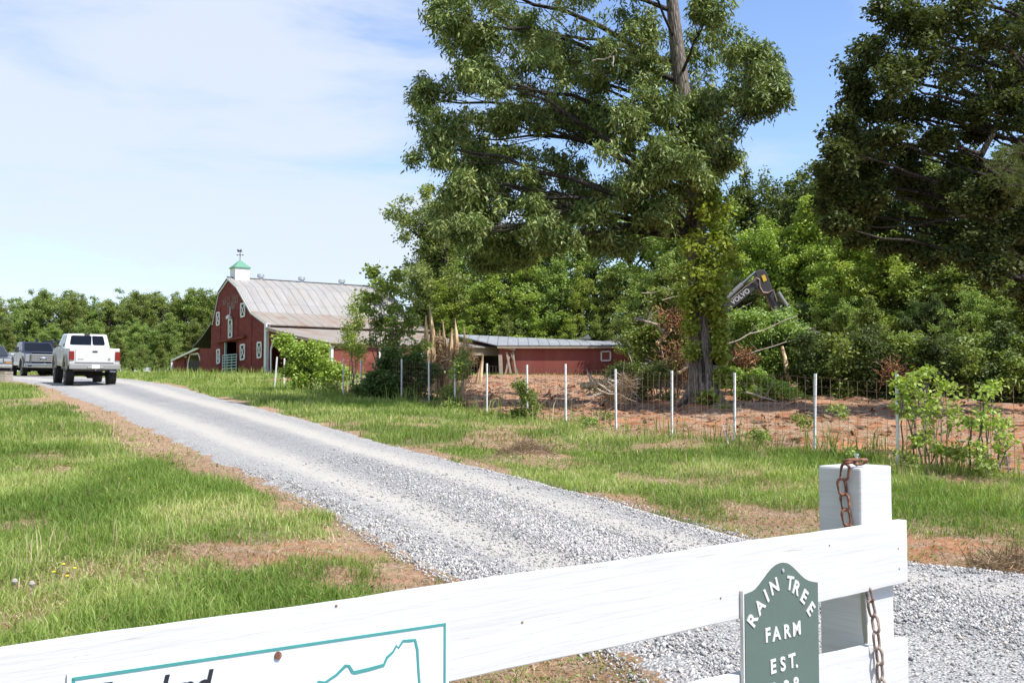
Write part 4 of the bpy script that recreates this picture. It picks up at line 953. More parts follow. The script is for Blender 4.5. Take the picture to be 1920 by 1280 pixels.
# ================================================================== VEHICLES
def arc(yc, zc, r, n=9):
    """arch over a wheel from its front side to its rear side (y decreasing)"""
    return [(yc + r * math.cos(math.pi * i / n), zc + r * math.sin(math.pi * i / n)) for i in range(n + 1)]
def side_poly(mb, prof, x0, x1):
    mb.poly([Vector((x0, y, z)) for y, z in prof], (x1 - x0, 0, 0))
def wheel(parent, x, y, r, w, lugs=True, rimmat='bumper_grey'):
    s = 1 if x > 0 else -1; mb = MB()
    prof = [(-w / 2, r * .58), (-w / 2, r * .86), (-w * .42, r * .965), (-w * .2, r), (w * .2, r), (w * .42, r * .965), (w / 2, r * .86), (w / 2, r * .58)]
    mb.lathe(prof, (x, y, r), 'x', 28)
    if lugs:
        for k in range(26):
            t = 2 * math.pi * k / 26
            for sx in (-1, 1):
                c = Vector((x + sx * w * .27, y + (r * 1.0) * math.cos(t + sx * .06), r + (r * 1.0) * math.sin(t + sx * .06)))
                M = Matrix.Translation(c) @ Matrix.Rotation(t + sx * .06, 4, 'X'); mb.box(-w * .22, w * .22, -.012, .022, -.026, .026, M)
    ty = mb.build('wheel', 'rubber', parent)
    mb = MB(); o_ = w / 2 * s; mb.lathe([(min(0, o_) if 0 else -.02 * s + o_ * .0, r * .2), (o_ * .55, r * .56), (o_ * 1.01, r * .6), (o_ * 1.0, r * .54), (o_ * .7, r * .48), (o_ * .75, r * .16), (o_ * 1.1, r * .12)], (x, y, r), 'x', 20)
    mb.build('rim', rimmat, ty)
def loft_panels(base, top, parent, mat, name='cab', bevel=.05):
    """base/top: 4 corners (rear-left, rear-right, front-right, front-left)"""
    mb = MB(); mb.add(list(base) + list(top), [(3, 2, 1, 0), (4, 5, 6, 7), (0, 1, 5, 4), (1, 2, 6, 5), (2, 3, 7, 6), (3, 0, 4, 7)]); return mb.build(name, mat, parent, bevel=bevel, seg=3)
def face_quad(mb, a, b, c, d, u0, u1, v0, v1, off=.008, th=.01, cut=.0):
    a, b, c, d = map(Vector, (a, b, c, d)); n = (b - a).cross(d - a).normalized()
    def q(u, v): return (a.lerp(b, u)).lerp(d.lerp(c, u), v) + n * off
    k = .07
    pts = [q(u0 + k * .5, v0), q(u1 - k * .5, v0), q(u1, v0 + k), q(u1, v1 - k), q(u1 - k * .5, v1), q(u0 + k * .5, v1), q(u0, v1 - k), q(u0, v0 + k)]
    mb.poly(pts, -n * th)
def pickup(loc, rz, label, paint, lower, lift=0.0, r=.47, front=False):
    e = empty('pickup_truck', loc, label, 'pickup truck', None, rz); z0 = lift
    prof = [(0.02, .80 + z0), (0.0, 1.42 + z0), (.03, 1.45 + z0), (2.08, 1.45 + z0), (2.12, 1.47 + z0), (4.30, 1.47 + z0), (4.75, 1.46 + z0), (5.75, 1.38 + z0), (5.92, 1.30 + z0), (5.95, .75 + z0)] + arc(5.0, .55 + z0, .56) + arc(1.25, .55 + z0, .56)
    prof = [p if p[1] > .62 + z0 else (p[0], .68 + z0) for p in prof]
    mb = MB(); side_poly(mb, prof, -.98, .98); mb.build('body', paint, e, bevel=.045, seg=3)
    # two-tone lower sides and flares
    for s in (-1, 1):
        for yc in (1.25, 5.0):
            mb = MB(); A = arc(yc, .55 + z0, .57, 12); B = arc(yc, .55 + z0, .68, 12); ring = A + B[::-1]; side_poly(mb, ring, s * .97, s * 1.045); mb.build('fender_flare', lower, e, bevel=.012)
        mb = MB(); mb.box(min(s * .955, s * .992), max(s * .955, s * .992), 1.86, 4.40, .66 + z0, .86 + z0); mb.box(min(s * .955, s * .992), max(s * .955, s * .992), .02, .62, .80 + z0, .92 + z0); mb.build('rocker_panel', lower, e)
    b = [(-.93, 2.12, 1.46 + z0), (.93, 2.12, 1.46 + z0), (.93, 4.75, 1.45 + z0), (-.93, 4.75, 1.45 + z0)]; t_ = [(-.80, 2.34, 2.07 + z0), (.80, 2.34, 2.07 + z0), (.80, 3.85, 2.07 + z0), (-.80, 3.85, 2.07 + z0)]
    cab = loft_panels([Vector(p) for p in b], [Vector(p) for p in t_], e, paint, 'cab', .07)
    mb = MB(); face_quad(mb, b[0], b[1], t_[1], t_[0], .10, .90, .20, .88); w = mb.build('rear_window', 'glass', e)
    mb = MB(); face_quad(mb, b[0], b[1], t_[1], t_[0], .605, .612, .20, .88, .012, .006); mb.build('window_divider', 'trim_white', w)
    mb = MB(); face_quad(mb, b[2], b[3], t_[3], t_[2], .07, .93, .10, .90); mb.build('windscreen', 'glass', e)
    for (i, j) in ((3, 0), (1, 2)):
        for u0, u1 in (((.22, .50), (.53, .90)) if i == 3 else ((.10, .47), (.50, .78))):
            mb = MB(); face_quad(mb, b[i], b[j], t_[j], t_[i], u0, u1, .14, .88); mb.build('side_window', 'glass', e)
    mb = MB(); mb.box(-.11, .11, 2.28, 2.38, 2.03 + z0, 2.08 + z0); mb.build('brake_light', 'black_plastic', e)
    mb = MB(); mb.box(-.80, .80, .15, 5.9, .50 + z0, .74 + z0); mb.box(-.85, .85, 1.15, 1.35, r - .09, r + .06); mb.box(-.85, .85, 4.9, 5.1, r - .09, r + .06); mb.lathe([(-.2, .1), (-.1, .2), (.1, .2), (.2, .1)], (0, 1.25, r), 'x', 12); mb.build('chassis', 'underbody', e)
    for sx in (-1, 1):
        for y in (1.25, 5.0): wheel(e, sx * .84, y, r, .34 if r > .44 else .28)
    # tailgate, bumper, lamps
    mb = MB(); mb.box(-.76, .76, -.025, .01, .86 + z0, 1.42 + z0); tg = mb.build('tailgate', paint, e, bevel=.02, seg=2)
    mb = MB(); mb.box(-.10, .10, -.045, -.02, 1.28 + z0, 1.345 + z0); mb.build('handle', 'black_plastic', tg, bevel=.02)
    mb = MB(); mb.lathe([(0, .001), (-.012, .055)], (.56, -.026, 1.0 + z0), 'y', 16); mb.bar((-.66, -.03, 1.0 + z0), (-.44, -.03, 1.0 + z0), .03, .01); mb.build('badge', 'bumper_grey', tg)
    for sx in (-1, 1):
        mb = MB(); mb.box(min(sx * .80, sx * 1.0), max(sx * .80, sx * 1.0), -.03, .14, .95 + z0, 1.32 + z0); mb.build('tail_light', 'red_lens', e, bevel=.02)
    mb = MB(); mb.box(-1.0, 1.0, -.22, -.02, .58 + z0, .80 + z0); mb.box(-.32, .32, -.27, -.2, .60 + z0, .70 + z0); mb.build('rear_bumper', 'bumper_grey', e, bevel=.035, seg=3)
    mb = MB(); mb.box(-.15, .15, -.285, -.272, .62 + z0, .77 + z0); mb.build('number_plate', 'plate_white', e)
    mb = MB(); mb.tube([(.35, .6, .56 + z0), (.62, -.05, .5 + z0), (.82, -.1, .49 + z0)], .04, 8); mb.tube([(-.0, -.3, .56 + z0), (0, .1, .56 + z0)], .03, 6); mb.build('exhaust_pipe', 'chrome', e)
    for sx in (-1, 1):
        mb = MB(); c = Vector((sx * 1.14, 4.15, 1.60 + z0)); w_ = .11 if front else .08; mb.box(c.x - w_, c.x + w_, c.y - .05, c.y + .05, c.z - w_ * 1.5, c.z + w_ * 1.5); mb.bar((sx * .9, 4.2, 1.55 + z0), c - Vector((sx * .08, 0, .08)), .05); mb.build('door_mirror', 'black_plastic', e, bevel=.03)
        mb = MB(); mb.bar((sx * .985, 3.25, 1.30 + z0), (sx * .985, 3.45, 1.30 + z0), .03, .03); mb.bar((sx * .985, 2.35, 1.30 + z0), (sx * .985, 2.52, 1.30 + z0), .03, .03); mb.build('door_handle', 'bumper_grey', e)
        mb = MB()
        for yy in (2.13, 3.15, 4.30): mb.box(min(sx * .978, sx * .9835), max(sx * .978, sx * .9835), yy, yy + .012, .88 + z0, 1.44 + z0)
        mb.build('door_seam', 'underbody', e)
    # front end
    mb = MB(); mb.box(-.66, .66, 5.93, 6.03, .86 + z0, 1.34 + z0); gr = mb.build('grille', 'black_plastic', e, bevel=.03)
    mb = MB()
    for k in range(4): z = .92 + k * .115 + z0; mb.box(-.64, .64, 6.0, 6.06, z, z + .055)
    mb.box(-.70, -.64, 5.95, 6.06, .84 + z0, 1.36 + z0); mb.box(.64, .70, 5.95, 6.06, .84 + z0, 1.36 + z0); mb.build('grille_bar', 'chrome', gr, bevel=.012)
    mb = MB(); mb.lathe([(0, .20), (.04, .17), (.06, .05)], (0, 6.05, 1.10 + z0), 'y', 20)
    for i, v in enumerate(mb.v): mb.v[i] = (v[0], v[1], 1.10 + z0 + (v[2] - 1.10 - z0) * .45)
    mb.build('badge', 'chrome', gr)
    for sx in (-1, 1):
        mb = MB(); mb.box(min(sx * .71, sx * .96), max(sx * .71, sx * .96), 5.86, 6.0, .90 + z0, 1.33 + z0); hl = mb.build('headlight', 'clear_lens', e, bevel=.03)
        mb = MB(); mb.box(min(sx * .62, sx * .84), max(sx * .62, sx * .84), 6.13, 6.16, .62 + z0, .72 + z0); mb.build('fog_light', 'black_plastic', e, bevel=.02)
    mb = MB(); mb.box(-1.0, 1.0, 5.85, 6.14, .56 + z0, .80 + z0); mb.build('front_bumper', 'chrome', e, bevel=.04, seg=3)
    mb = MB(); mb.box(-.55, .55, 4.9, 5.8, 1.40 + z0, 1.47 + z0); mb.build('bonnet_bulge', paint, e, bevel=.05, seg=3)
    return e
def face_dir(d): return math.atan2(-d.x, d.y)
hd = Vector((-.5, .866, 0)); Dt = 43.4
rc = P(176.5, 722, Dt); zt = float(base_z(Dt + 2)) + .02
tw = pickup((rc.x, Dt, zt - .02), face_dir(hd), 'white lifted pickup truck seen from behind on the gravel drive', 'paint_white', 'paint_tan', .12, .485)
tw.rotation_euler = (math.atan(.0386), 0, face_dir(hd)); 
tw.location.z = float(base_z(Dt)) + .035
hd2 = Vector((.56, -.828, 0)); D2 = 60.5
fc = P(80, 704, D2); rear = Vector((fc.x, D2, 0)) - hd2 * 6.0
td = pickup((rear.x, rear.y, float(base_z(rear.y)) + .02), face_dir(hd2), 'dark navy pickup truck with a chrome grille facing the camera behind the white pickup', 'paint_navy', 'paint_tan', -.02, .42, front=True)
td.rotation_euler = (-.03, 0, face_dir(hd2))

def suv(loc, rz, label):
    e = empty('car', loc, label, 'car', None, rz)
    prof = [(0, .45), (0.0, .98), (.1, 1.05), (3.3, 1.08), (3.6, 1.06), (4.45, .94), (4.6, .80), (4.62, .45)] + [p if p[1] > .33 else (p[0], .36) for p in arc(3.8, .38, .42)] + [p if p[1] > .33 else (p[0], .36) for p in arc(.85, .38, .42)]
    mb = MB(); side_poly(mb, prof, -.9, .9); mb.build('body', 'paint_navy_dark', e, bevel=.08, seg=4)
    b = [(-.84, .1, 1.03), (.84, .1, 1.03), (.84, 3.55, 1.06), (-.84, 3.55, 1.06)]; t_ = [(-.60, .5, 1.68), (.60, .5, 1.68), (.60, 2.45, 1.68), (-.60, 2.45, 1.68)]
    loft_panels([Vector(p) for p in b], [Vector(p) for p in t_], e, 'paint_navy_dark', 'cab', .10)
    mb = MB(); face_quad(mb, b[2], b[3], t_[3], t_[2], .05, .95, .06, .92); mb.build('windscreen', 'glass_clear', e)
    mb = MB(); face_quad(mb, b[0], b[1], t_[1], t_[0], .08, .92, .1, .9); mb.build('rear_window', 'glass', e)
    for i, j in ((3, 0), (1, 2)):
        for u0, u1 in ((.06, .30), (.33, .62), (.65, .93)) if i == 1 else ((.08, .35), (.38, .66), (.69, .93)):
            mb = MB(); face_quad(mb, b[i], b[j], t_[j], t_[i], u0, u1, .1, .9); mb.build('side_window', 'glass', e)
    for sx in (-1, 1):
        for y in (.85, 3.8): wheel(e, sx * .78, y, .36, .22, False)
        mb = MB(); mb.box(min(sx * .46, sx * .84), max(sx * .46, sx * .84), 4.48, 4.625, .72, .90); mb.build('headlight', 'clear_lens', e, bevel=.04, seg=3)
        mb = MB(); mb.box(min(sx * .56, sx * .85), max(sx * .56, sx * .85), 4.55, 4.64, .66, .71); mb.build('indicator', 'amber_lens', e, bevel=.01)
        mb = MB(); c = Vector((sx * 1.0, 2.95, 1.16)); mb.box(c.x - .12, c.x + .12, c.y - .05, c.y + .07, c.z - .08, c.z + .08); mb.build('door_mirror', 'chrome', e, bevel=.03)
    mb = MB(); mb.box(-.44, .44, 4.58, 4.66, .66, .88); mb.build('grille', 'chrome', e, bevel=.02)
    mb = MB(); mb.box(-.88, .88, 4.5, 4.72, .40, .60); mb.build('front_bumper', 'bumper_grey', e, bevel=.05, seg=3)
    mb = MB(); mb.box(-.7, .7, .1, 4.5, .25, .45); mb.build('chassis', 'underbody', e)
hd3 = Vector((.5, -.866, 0)); D3 = 56.0; fr_ = P(24, 700, D3); left_ = Vector((hd3.y, -hd3.x, 0)); # car's right side
fcx = Vector((fr_.x, D3, 0)) + Vector((-.866, -.5, 0)) * .92; rr_ = fcx - hd3 * 4.6
suv((rr_.x, rr_.y, gz(rr_.x, rr_.y) + .05), face_dir(hd3), 'dark navy car with round cornered headlights cut off by the left edge of the photo')
# dark implement carried behind the navy pickup
c = P(105, 655, 63.5); zb = float(base_z(63.5)) + .1
e = empty('machine', (c.x, 63.5, zb), 'dark machine frame half hidden behind the white pickup', 'machine')
mb = MB()
for x in (-.55, .55):
    for y in (-.5, .7): mb.bar((x, y, .5), (x, y, 2.0), .09)
for x in (-.55, .55): mb.bar((x, -.5, 2.0), (x, .7, 2.0), .09)
for y in (-.5, .7): mb.bar((-.6, y, 2.0), (.6, y, 2.0), .09)
mb.bar((-.9, -.6, 1.2), (-.9, -.6, 2.15), .12); mb.build('cage', 'black_plastic', e)
mb = MB(); mb.box(-.6, .6, -.6, .9, .55, 1.3); mb.box(-1.1, 1.1, -.7, 2, .45, .55); mb.build('engine_cover', 'underbody', e, bevel=.06)
for x in (-.75, .75):
    for y in (-.2, .9): wheel(e, x, y, .4, .26, True)
# low weathered wooden crate in the grass
c = P(-5, 705, 49); e = empty('wooden_crate', (c.x, 49, gz(c.x, 49)), 'low weathered grey wooden crate in the grass in front of the navy car', 'crate')
mb = MB(); 
for k in range(5): mb.box(-.55, .55, -.4, -.37, .04 + k * .1, .12 + k * .1); mb.box(-.55, .55, .37, .40, .04 + k * .1, .12 + k * .1); mb.box(-.55, -.52, -.37, .37, .04 + k * .1, .12 + k * .1); mb.box(.52, .55, -.37, .37, .04 + k * .1, .12 + k * .1)
for k in range(9): mb.box(-.55 + k * .125, -.45 + k * .125, -.42, .42, .53, .56)
mb.build('slats', 'dead_wood', e)

# ================================================================== EXCAVATOR
YE = 39.5
exc = empty('excavator', (7.1, YE, gz(7.1, YE)), 'grey excavator behind the big oak with its arm bent over the brush', 'excavator')
def ep(px, py, dy=0.0): return P(px, py, YE + dy)
def plate(mb, pts, y0, y1): mb.poly([ep(*p, y0) for p in pts], Vector((0, y1 - y0, 0)))
mb = MB(); plate(mb, [(1425, 523), (1424, 534), (1418, 541), (1385, 569), (1350, 596), (1300, 650), (1285, 668), (1268, 662), (1284, 630), (1330, 592), (1362, 566), (1400, 537), (1414, 524)], -.17, .17); bm_ = mb.build('boom', 'excavator_grey', exc, world=True, bevel=.02)
# maker's name on the boom side
a, b = ep(1374, 572, -.18), ep(1407, 546.5, -.18); ux = (b - a).normalized(); uy = Vector((-ux.z, 0, ux.x)); vs, fs = text_mesh('VOLVO', 1, 0, 0, .03, 'LEFT'); x0 = min(v.x for v in vs); x1 = max(v.x for v in vs); sc = (b - a).length / (x1 - x0)
mb = MB(); mb.add([a + ux * (v.x - x0) * sc + uy * v.y * sc * 1.05 for v in vs], fs); lt_ = mb.build('lettering', 'decal_white', None, fix=False)
for v in lt_.data.vertices: v.co -= exc.location
lt_.parent = bm_
mb = MB(); plate(mb, [(1417, 511), (1421, 506), (1434, 506), (1438, 511), (1449, 543), (1449, 547), (1436, 552), (1428, 549), (1424, 540), (1426, 530), (1418, 520)], -.2, .2); st = mb.build('stick', 'excavator_grey', exc, world=True, bevel=.02)
mb = MB(); plate(mb, [(1436, 546), (1449, 543), (1468, 575), (1490, 604), (1484, 612), (1462, 590), (1444, 570)], -.14, .14); mb.build('stick', 'excavator_grey', exc, world=True, bevel=.02)
mb = MB(); plate(mb, [(1427.5, 517), (1434, 514.5), (1438, 525.5), (1432, 528.5)], -.225, -.205); de = mb.build('decal', 'excavator_yellow', None)
for v in de.data.vertices: v.co -= exc.location
de.parent = st
mb = MB(); mb.tube([ep(1364, 558, -.1), ep(1392, 532, -.1)], .085, 10); mb.build('hydraulic_cylinder', 'steel_bright', exc, world=True); mb = MB(); mb.tube([ep(1392, 532, -.1), ep(1417, 510, -.1)], .045, 10); mb.build('piston_rod', 'chrome', exc, world=True)
mb = MB(); mb.tube([ep(1459, 548, -.16), ep(1475, 573, -.16)], .08, 10); mb.build('hydraulic_cylinder', 'steel_bright', exc, world=True); mb = MB(); mb.tube([ep(1475, 573, -.16), ep(1488, 600, -.16)], .045, 10); mb.build('piston_rod', 'chrome', exc, world=True)
mb = MB(); mb.tube([ep(1410, 526, -.2), ep(1418, 521, -.26), ep(1424, 524, -.26), ep(1425, 538, -.26), ep(1431, 548, -.26), ep(1440, 549, -.26), ep(1450, 543, -.24), ep(1457, 565, -.2)], .022, 6); mb.tube([ep(1366, 566, -.2), ep(1398, 537, -.2), ep(1418, 524, -.26)], .016, 6); mb.build('hydraulic_hose', 'rust_pale', exc, world=True)
mb = MB(); plate(mb, [(1480, 610), (1490, 600), (1496, 606), (1508, 612), (1524, 614), (1532, 622), (1524, 628), (1508, 632), (1494, 628), (1480, 624)], -.55, .55)
for k in range(4): plate(mb, [(1524, 616), (1540, 625), (1526, 628)], -.5 + k * .29, -.38 + k * .29)
mb.build('bucket', 'excavator_grey', exc, world=True, bevel=.03)
mb = MB(); mb.tube([ep(1484, 606, -.1), ep(1478, 616, -.1), ep(1490, 622, -.1)], .06, 8); mb.build('linkage', 'excavator_grey', exc, world=True)
zg = exc.location.z; X0 = exc.location.x
mb = MB()
for dy in (-1.25, .65): mb.poly([Vector((X0 - 1.9, YE + dy, zg + .25)), Vector((X0 - 1.6, YE + dy, zg)), Vector((X0 + 1.6, YE + dy, zg)), Vector((X0 + 1.9, YE + dy, zg + .25)), Vector((X0 + 1.8, YE + dy, zg + .65)), Vector((X0 - 1.8, YE + dy, zg + .65))], (0, .6, 0))
mb.build('track', 'underbody', exc, world=True, bevel=.05)
mb = MB(); mb.box(X0 - 1.3, X0 + .9, YE - 1.2, YE + 1.2, zg + .7, zg + 1.5); mb.build('engine_housing', 'excavator_grey', exc, world=True, bevel=.1)
mb = MB(); mb.box(X0 - .3, X0 + 1.1, YE - 1.2, YE - .2, zg + .9, zg + 2.4); cb = mb.build('cab', 'excavator_grey', exc, world=True, bevel=.08)
mb = MB(); mb.box(X0 - .15, X0 + .95, YE - 1.215, YE - 1.203, zg + 1.4, zg + 2.25); wd = mb.build('window', 'glass', None)
for v in wd.data.vertices: v.co -= exc.location
wd.parent = cb

# ================================================================== TREES
def lobes_px(L, Y, jit=1.0, rng=RNG, zr=1.15):
    out = []
    for l in L:
        px, py, rx, ry = l[:4]; dy = l[4] if len(l) > 4 else rng.uniform(-2.2, 2.2) * jit
        c = P(px, py, Y + dy); k = (Y + dy) / F; out.append((c.x, c.y, c.z, rx * k, (rx + ry) / 2 * k * zr, ry * k))
    return np.array(out)
def boughs(lobes, n, rng, flat=.45):
    """break each mass of foliage into flattened ragged boughs"""
    out = []
    for l in lobes:
        for _ in range(n):
            u = rng.normal(size=3); u /= np.linalg.norm(u); q = rng.uniform(.35, 1.0); c = l[:3] + u * q * l[3:6]; s = rng.uniform(.26, .48)
            out.append((*c, l[3] * s * 1.15, l[4] * s, l[5] * s * flat * 2 * rng.uniform(.6, 1)))
    return np.array(out)
# ---- big oak
YO = 28.0; ob = P(1318, 765, YO); ob.z = gz(ob.x, YO)
oak = empty('oak_tree', ob, 'big spreading oak with narrow drooping leaves standing in the cleared clay', 'tree')
OAK = [(830, 35, 50, 60), (880, 90, 50, 60), (860, 150, 45, 45), (925, 150, 50, 55), (905, 30, 80, 55), (990, 60, 80, 65), (1080, 70, 80, 70), (1165, 60, 70, 60), (1010, 145, 60, 50), (1100, 150, 70, 50), (1190, 120, 55, 55), (950, 225, 35, 30),
       (795, 185, 32, 35), (830, 225, 55, 50), (820, 275, 50, 40), (885, 260, 55, 50), (880, 305, 50, 35), (1015, 215, 65, 32), (1075, 205, 60, 40), (1120, 235, 50, 35), (940, 300, 50, 40),
       (860, 345, 55, 38), (850, 395, 45, 35), (905, 380, 60, 40), (960, 350, 60, 40), (1030, 330, 55, 45), (1000, 395, 60, 40), (1060, 385, 60, 45), (1110, 350, 60, 55), (870, 435, 45, 28), (940, 430, 60, 30), (1120, 420, 60, 40), (1040, 440, 60, 28),
       (1170, 240, 55, 50, -1.8), (1230, 225, 60, 55, -2), (1180, 310, 70, 50, -2), (1250, 290, 65, 55, -2.2), (1320, 260, 60, 50, -1), (1300, 190, 50, 45, -.8), (1280, 335, 55, 40, -1.5), (1195, 375, 60, 42, -1), (1350, 290, 45, 35), (1345, 210, 45, 45),
       (1400, 105, 42, 45), (1440, 140, 38, 40), (1425, 185, 42, 34), (1380, 160, 45, 45), (1465, 175, 20, 28), (1330, 20, 40, 28), (1240, 400, 45, 30), (1150, 455, 45, 18), (980, 470, 50, 20), (910, 480, 40, 25),
       (850, -40, 60, 50), (950, -50, 90, 60), (1080, -60, 90, 60), (1200, -60, 80, 55), (1310, -50, 60, 50), (1000, -140, 100, 60), (1150, -160, 100, 70), (1260, -150, 70, 60), (1120, -250, 90, 60), (1240, -240, 60, 50)]
lob = lobes_px(OAK, YO)
extra = lobes_px([(1150, 200, 90, 60, 4.2), (1280, 150, 80, 60, 4.5), (1050, 100, 80, 60, 4.0), (1180, 330, 70, 50, 3.8), (1350, 90, 70, 60, 3.6), (1100, -60, 90, 70, 4.0)], YO)
C, rn, cc = clumps(boughs(np.concatenate([lob, extra]), 9, RNG), 6, 56, .10, RNG, .1, 1.2)
print('oak leaves', len(C)); V, Fc = leaf_geo(C, .16, .046, droop=.9, up=.5)
mesh_np('crown', V, Fc, 'leaf_oak', oak, rnd=rn, world=True)
mb = MB(); tr = [(1322, 775), (1318, 740), (1314, 690), (1312, 620), (1310, 540), (1306, 440), (1298, 340), (1288, 240), (1276, 150), (1266, 60), (1258, -20), (1250, -120), (1240, -220)]
rw = [.62, .44, .33, .30, .28, .27, .26, .25, .22, .19, .15, .1, .05]
tp = [P(x, y, YO) for x, y in tr]; tp[0].z = ob.z - .2
mb.tube(tp, rw, 18)
for k in range(6):
    a = k * 1.05 + .3; b0 = Vector((ob.x, YO, ob.z)); mb.tube([b0 + Vector((math.cos(a) * .22, math.sin(a) * .22, .75)), b0 + Vector((math.cos(a) * .42, math.sin(a) * .42, .25)), b0 + Vector((math.cos(a) * .75, math.sin(a) * .75, -.08))], [.10, .11, .05], 8)
mb.build('trunk', 'bark', oak, world=True, smooth=True)
mb = MB(); random.seed(21)
def tpt(y):
    for (x0, y0), (x1, y1) in zip(tr[:-1], tr[1:]):
        if y1 <= y <= y0: f = (y - y0) / (y1 - y0); return P(x0 + (x1 - x0) * f, y, YO)
    return P(1240, y, YO)
starts = [150, 60, 240, 340, 430, 0, -60, 200, 300]
for li, l in enumerate(np.concatenate([lob, extra])):
    if li % 3 == 1: continue
    q = Vector(l[:3]); zpy = 735 - (q.z - EYE) / YO * F; sy = min(440, max(-190, zpy + random.uniform(60, 230))); s = tpt(sy)
    dist = (q - s).length; m_ = s.lerp(q, .5) + Vector((0, 0, .05 * dist)); r0 = .022 + .011 * dist
    bend_tube(mb, s, m_, r0, r0 * .6, 6, 3, .06); bend_tube(mb, m_, q, r0 * .6, .018, 6, 4, .10)
    for _ in range(5):
        u = Vector((random.gauss(0, 1), random.gauss(0, 1), random.gauss(0, .7))).normalized(); bend_tube(mb, m_.lerp(q, random.random()), q + Vector((u.x * l[3], u.y * l[4], u.z * l[5])) * .85, .018, .005, 4, 3, .1)
bend_tube(mb, P(1306, 436, YO), P(1196, 434, YO - .3), .11, .07, 8, 4, .02); bend_tube(mb, P(1196, 434, YO - .3), P(1130, 415, YO - .6), .07, .03, 6, 4, .05)
bend_tube(mb, P(1302, 410, YO), P(1225, 425, YO - .2), .05, .02, 6, 4, .08)
mb.build('branches', 'bark_dark', oak, world=True, smooth=True)
# bare dead twigs hanging in the crown
mb = MB(); 
for (x0, y0, x1, y1) in ((1110, 115, 1152, 105), (1140, 110, 1157, 88), (1150, 106, 1150, 126)): bend_tube(mb, P(x0, y0, YO - 2.6), P(x1, y1, YO - 2.8), .02, .006, 5, 4, .1)
mb.build('dead_twigs', 'dead_wood', oak, world=True)
# ---- ivy on its trunk
iv = empty('climbing_vine', (ob.x, YO - .5, ob.z), 'bright green climbing vine smothering the oak trunk', 'vine')
VL = [(1300, 470, 26, 40, -.3), (1330, 450, 24, 40, -.3), (1310, 400, 30, 35, -.3), (1345, 400, 24, 40, -.2), (1300, 520, 24, 35, -.35), (1340, 520, 32, 38, -.4), (1360, 480, 24, 35, -.3), (1340, 540, 16, 25, -.4), (1334, 570, 20, 26, -.4), (1292, 560, 13, 30, -.35), (1325, 350, 22, 30, -.2), (1350, 615, 14, 26, -.2), (1294, 610, 7, 22, -.3), (1350, 655, 11, 24, -.2), (1297, 655, 5, 14, -.3), (1354, 705, 8, 14, -.3), (1345, 585, 14, 20, -.3), (1325, 745, 10, 8, -.7)]
C, rn, _ = clumps(lobes_px(VL, YO), 26, 17, .09, RNG, .3); V, Fc = leaf_geo(C, .13, .10, droop=.5, up=.6); mesh_np('leaves', V, Fc, 'leaf_vine', iv, rnd=rn, world=True)
mb = MB()
for k in range(6): x = random.uniform(-10, 10); mb.tube([P(1316 + x, 765, YO - .42), P(1314 + x * 1.2, 690, YO - .38), P(1312 - x, 600, YO - .36), P(1308 + x, 500, YO - .33), P(1300 - x, 400, YO - .3)], .012, 5)
mb.build('stems', 'bark_dark', iv, world=True)

# ---- dark tree at the right edge
YD = 24.5; tb = Vector((13.2, YD + .5, gz(13.2, YD + .5)))
dk = empty('shade_tree', tb, 'large dark tree reaching in from the right edge of the photo', 'tree')
DK = [(1680, 20, 45, 35), (1720, 60, 60, 45), (1790, 30, 70, 50), (1860, 60, 70, 55), (1920, 40, 60, 50), (1640, 95, 38, 32), (1615, 130, 35, 35), (1670, 140, 50, 45), (1730, 130, 60, 50), (1800, 120, 60, 50), (1870, 140, 60, 50), (1930, 140, 60, 55), (1600, 180, 30, 40), (1640, 205, 42, 38), (1700, 200, 50, 40), (1770, 190, 60, 40), (1840, 210, 55, 35), (1910, 220, 55, 45),
      (1580, 240, 26, 30), (1610, 270, 36, 28), (1660, 265, 40, 30), (1575, 290, 24, 26), (1640, 310, 34, 20), (1560, 330, 22, 30), (1590, 335, 34, 28), (1640, 360, 36, 26), (1560, 385, 24, 28), (1600, 395, 34, 26), (1690, 330, 38, 22), (1720, 355, 38, 26), (1790, 340, 36, 22), (1770, 385, 40, 28), (1830, 380, 40, 30), (1880, 350, 40, 32), (1920, 300, 40, 40), (1930, 400, 50, 50), (1650, 420, 30, 18), (1860, 440, 45, 30), (1790, 440, 36, 22), (1925, 480, 40, 35), (1570, 420, 22, 18), (1610, 445, 26, 20), (1680, 455, 34, 22), (1740, 470, 30, 24), (1810, 480, 38, 24), (1870, 505, 36, 26), (1925, 540, 40, 34), (1840, 330, 30, 22), (1760, 262, 26, 16), (1835, 250, 30, 18), (1800, 305, 26, 12), (1700, 290, 24, 14),
      (1700, -50, 70, 50), (1800, -60, 80, 60), (1900, -60, 90, 60), (1990, 60, 80, 80), (2000, 200, 80, 80), (2010, 340, 70, 70), (1980, -120, 120, 80), (1850, -160, 100, 70), (2060, -60, 90, 90)]
dl = lobes_px(DK, YD, .8); ex = lobes_px([(1900, 100, 100, 80, 3.5), (2000, 250, 90, 90, 3.8), (1780, 60, 90, 60, 3.4), (1980, 0, 90, 80, 3.6), (2120, 120, 110, 110, 0.5), (2120, 330, 90, 90, 1.0)], YD)
C, rn, _ = clumps(boughs(np.concatenate([dl, ex]), 10, RNG), 6, 34, .11, RNG, .1, .8); print('dark leaves', len(C)); V, Fc = leaf_geo(C, .115, .065, droop=.4, up=.5); mesh_np('crown', V, Fc, 'leaf_dark', dk, rnd=rn, world=True)
mb = MB(); mb.tube([tb - UZ * .2, tb + Vector((-.1, 0, 2)), tb + Vector((-.3, -.2, 5)), tb + Vector((-.2, -.4, 8)), tb + Vector((.1, -.3, 11)), tb + Vector((.2, 0, 14))], [.5, .34, .30, .25, .17, .06], 14); mb.build('trunk', 'bark_dark', dk, world=True, smooth=True)
mb = MB()
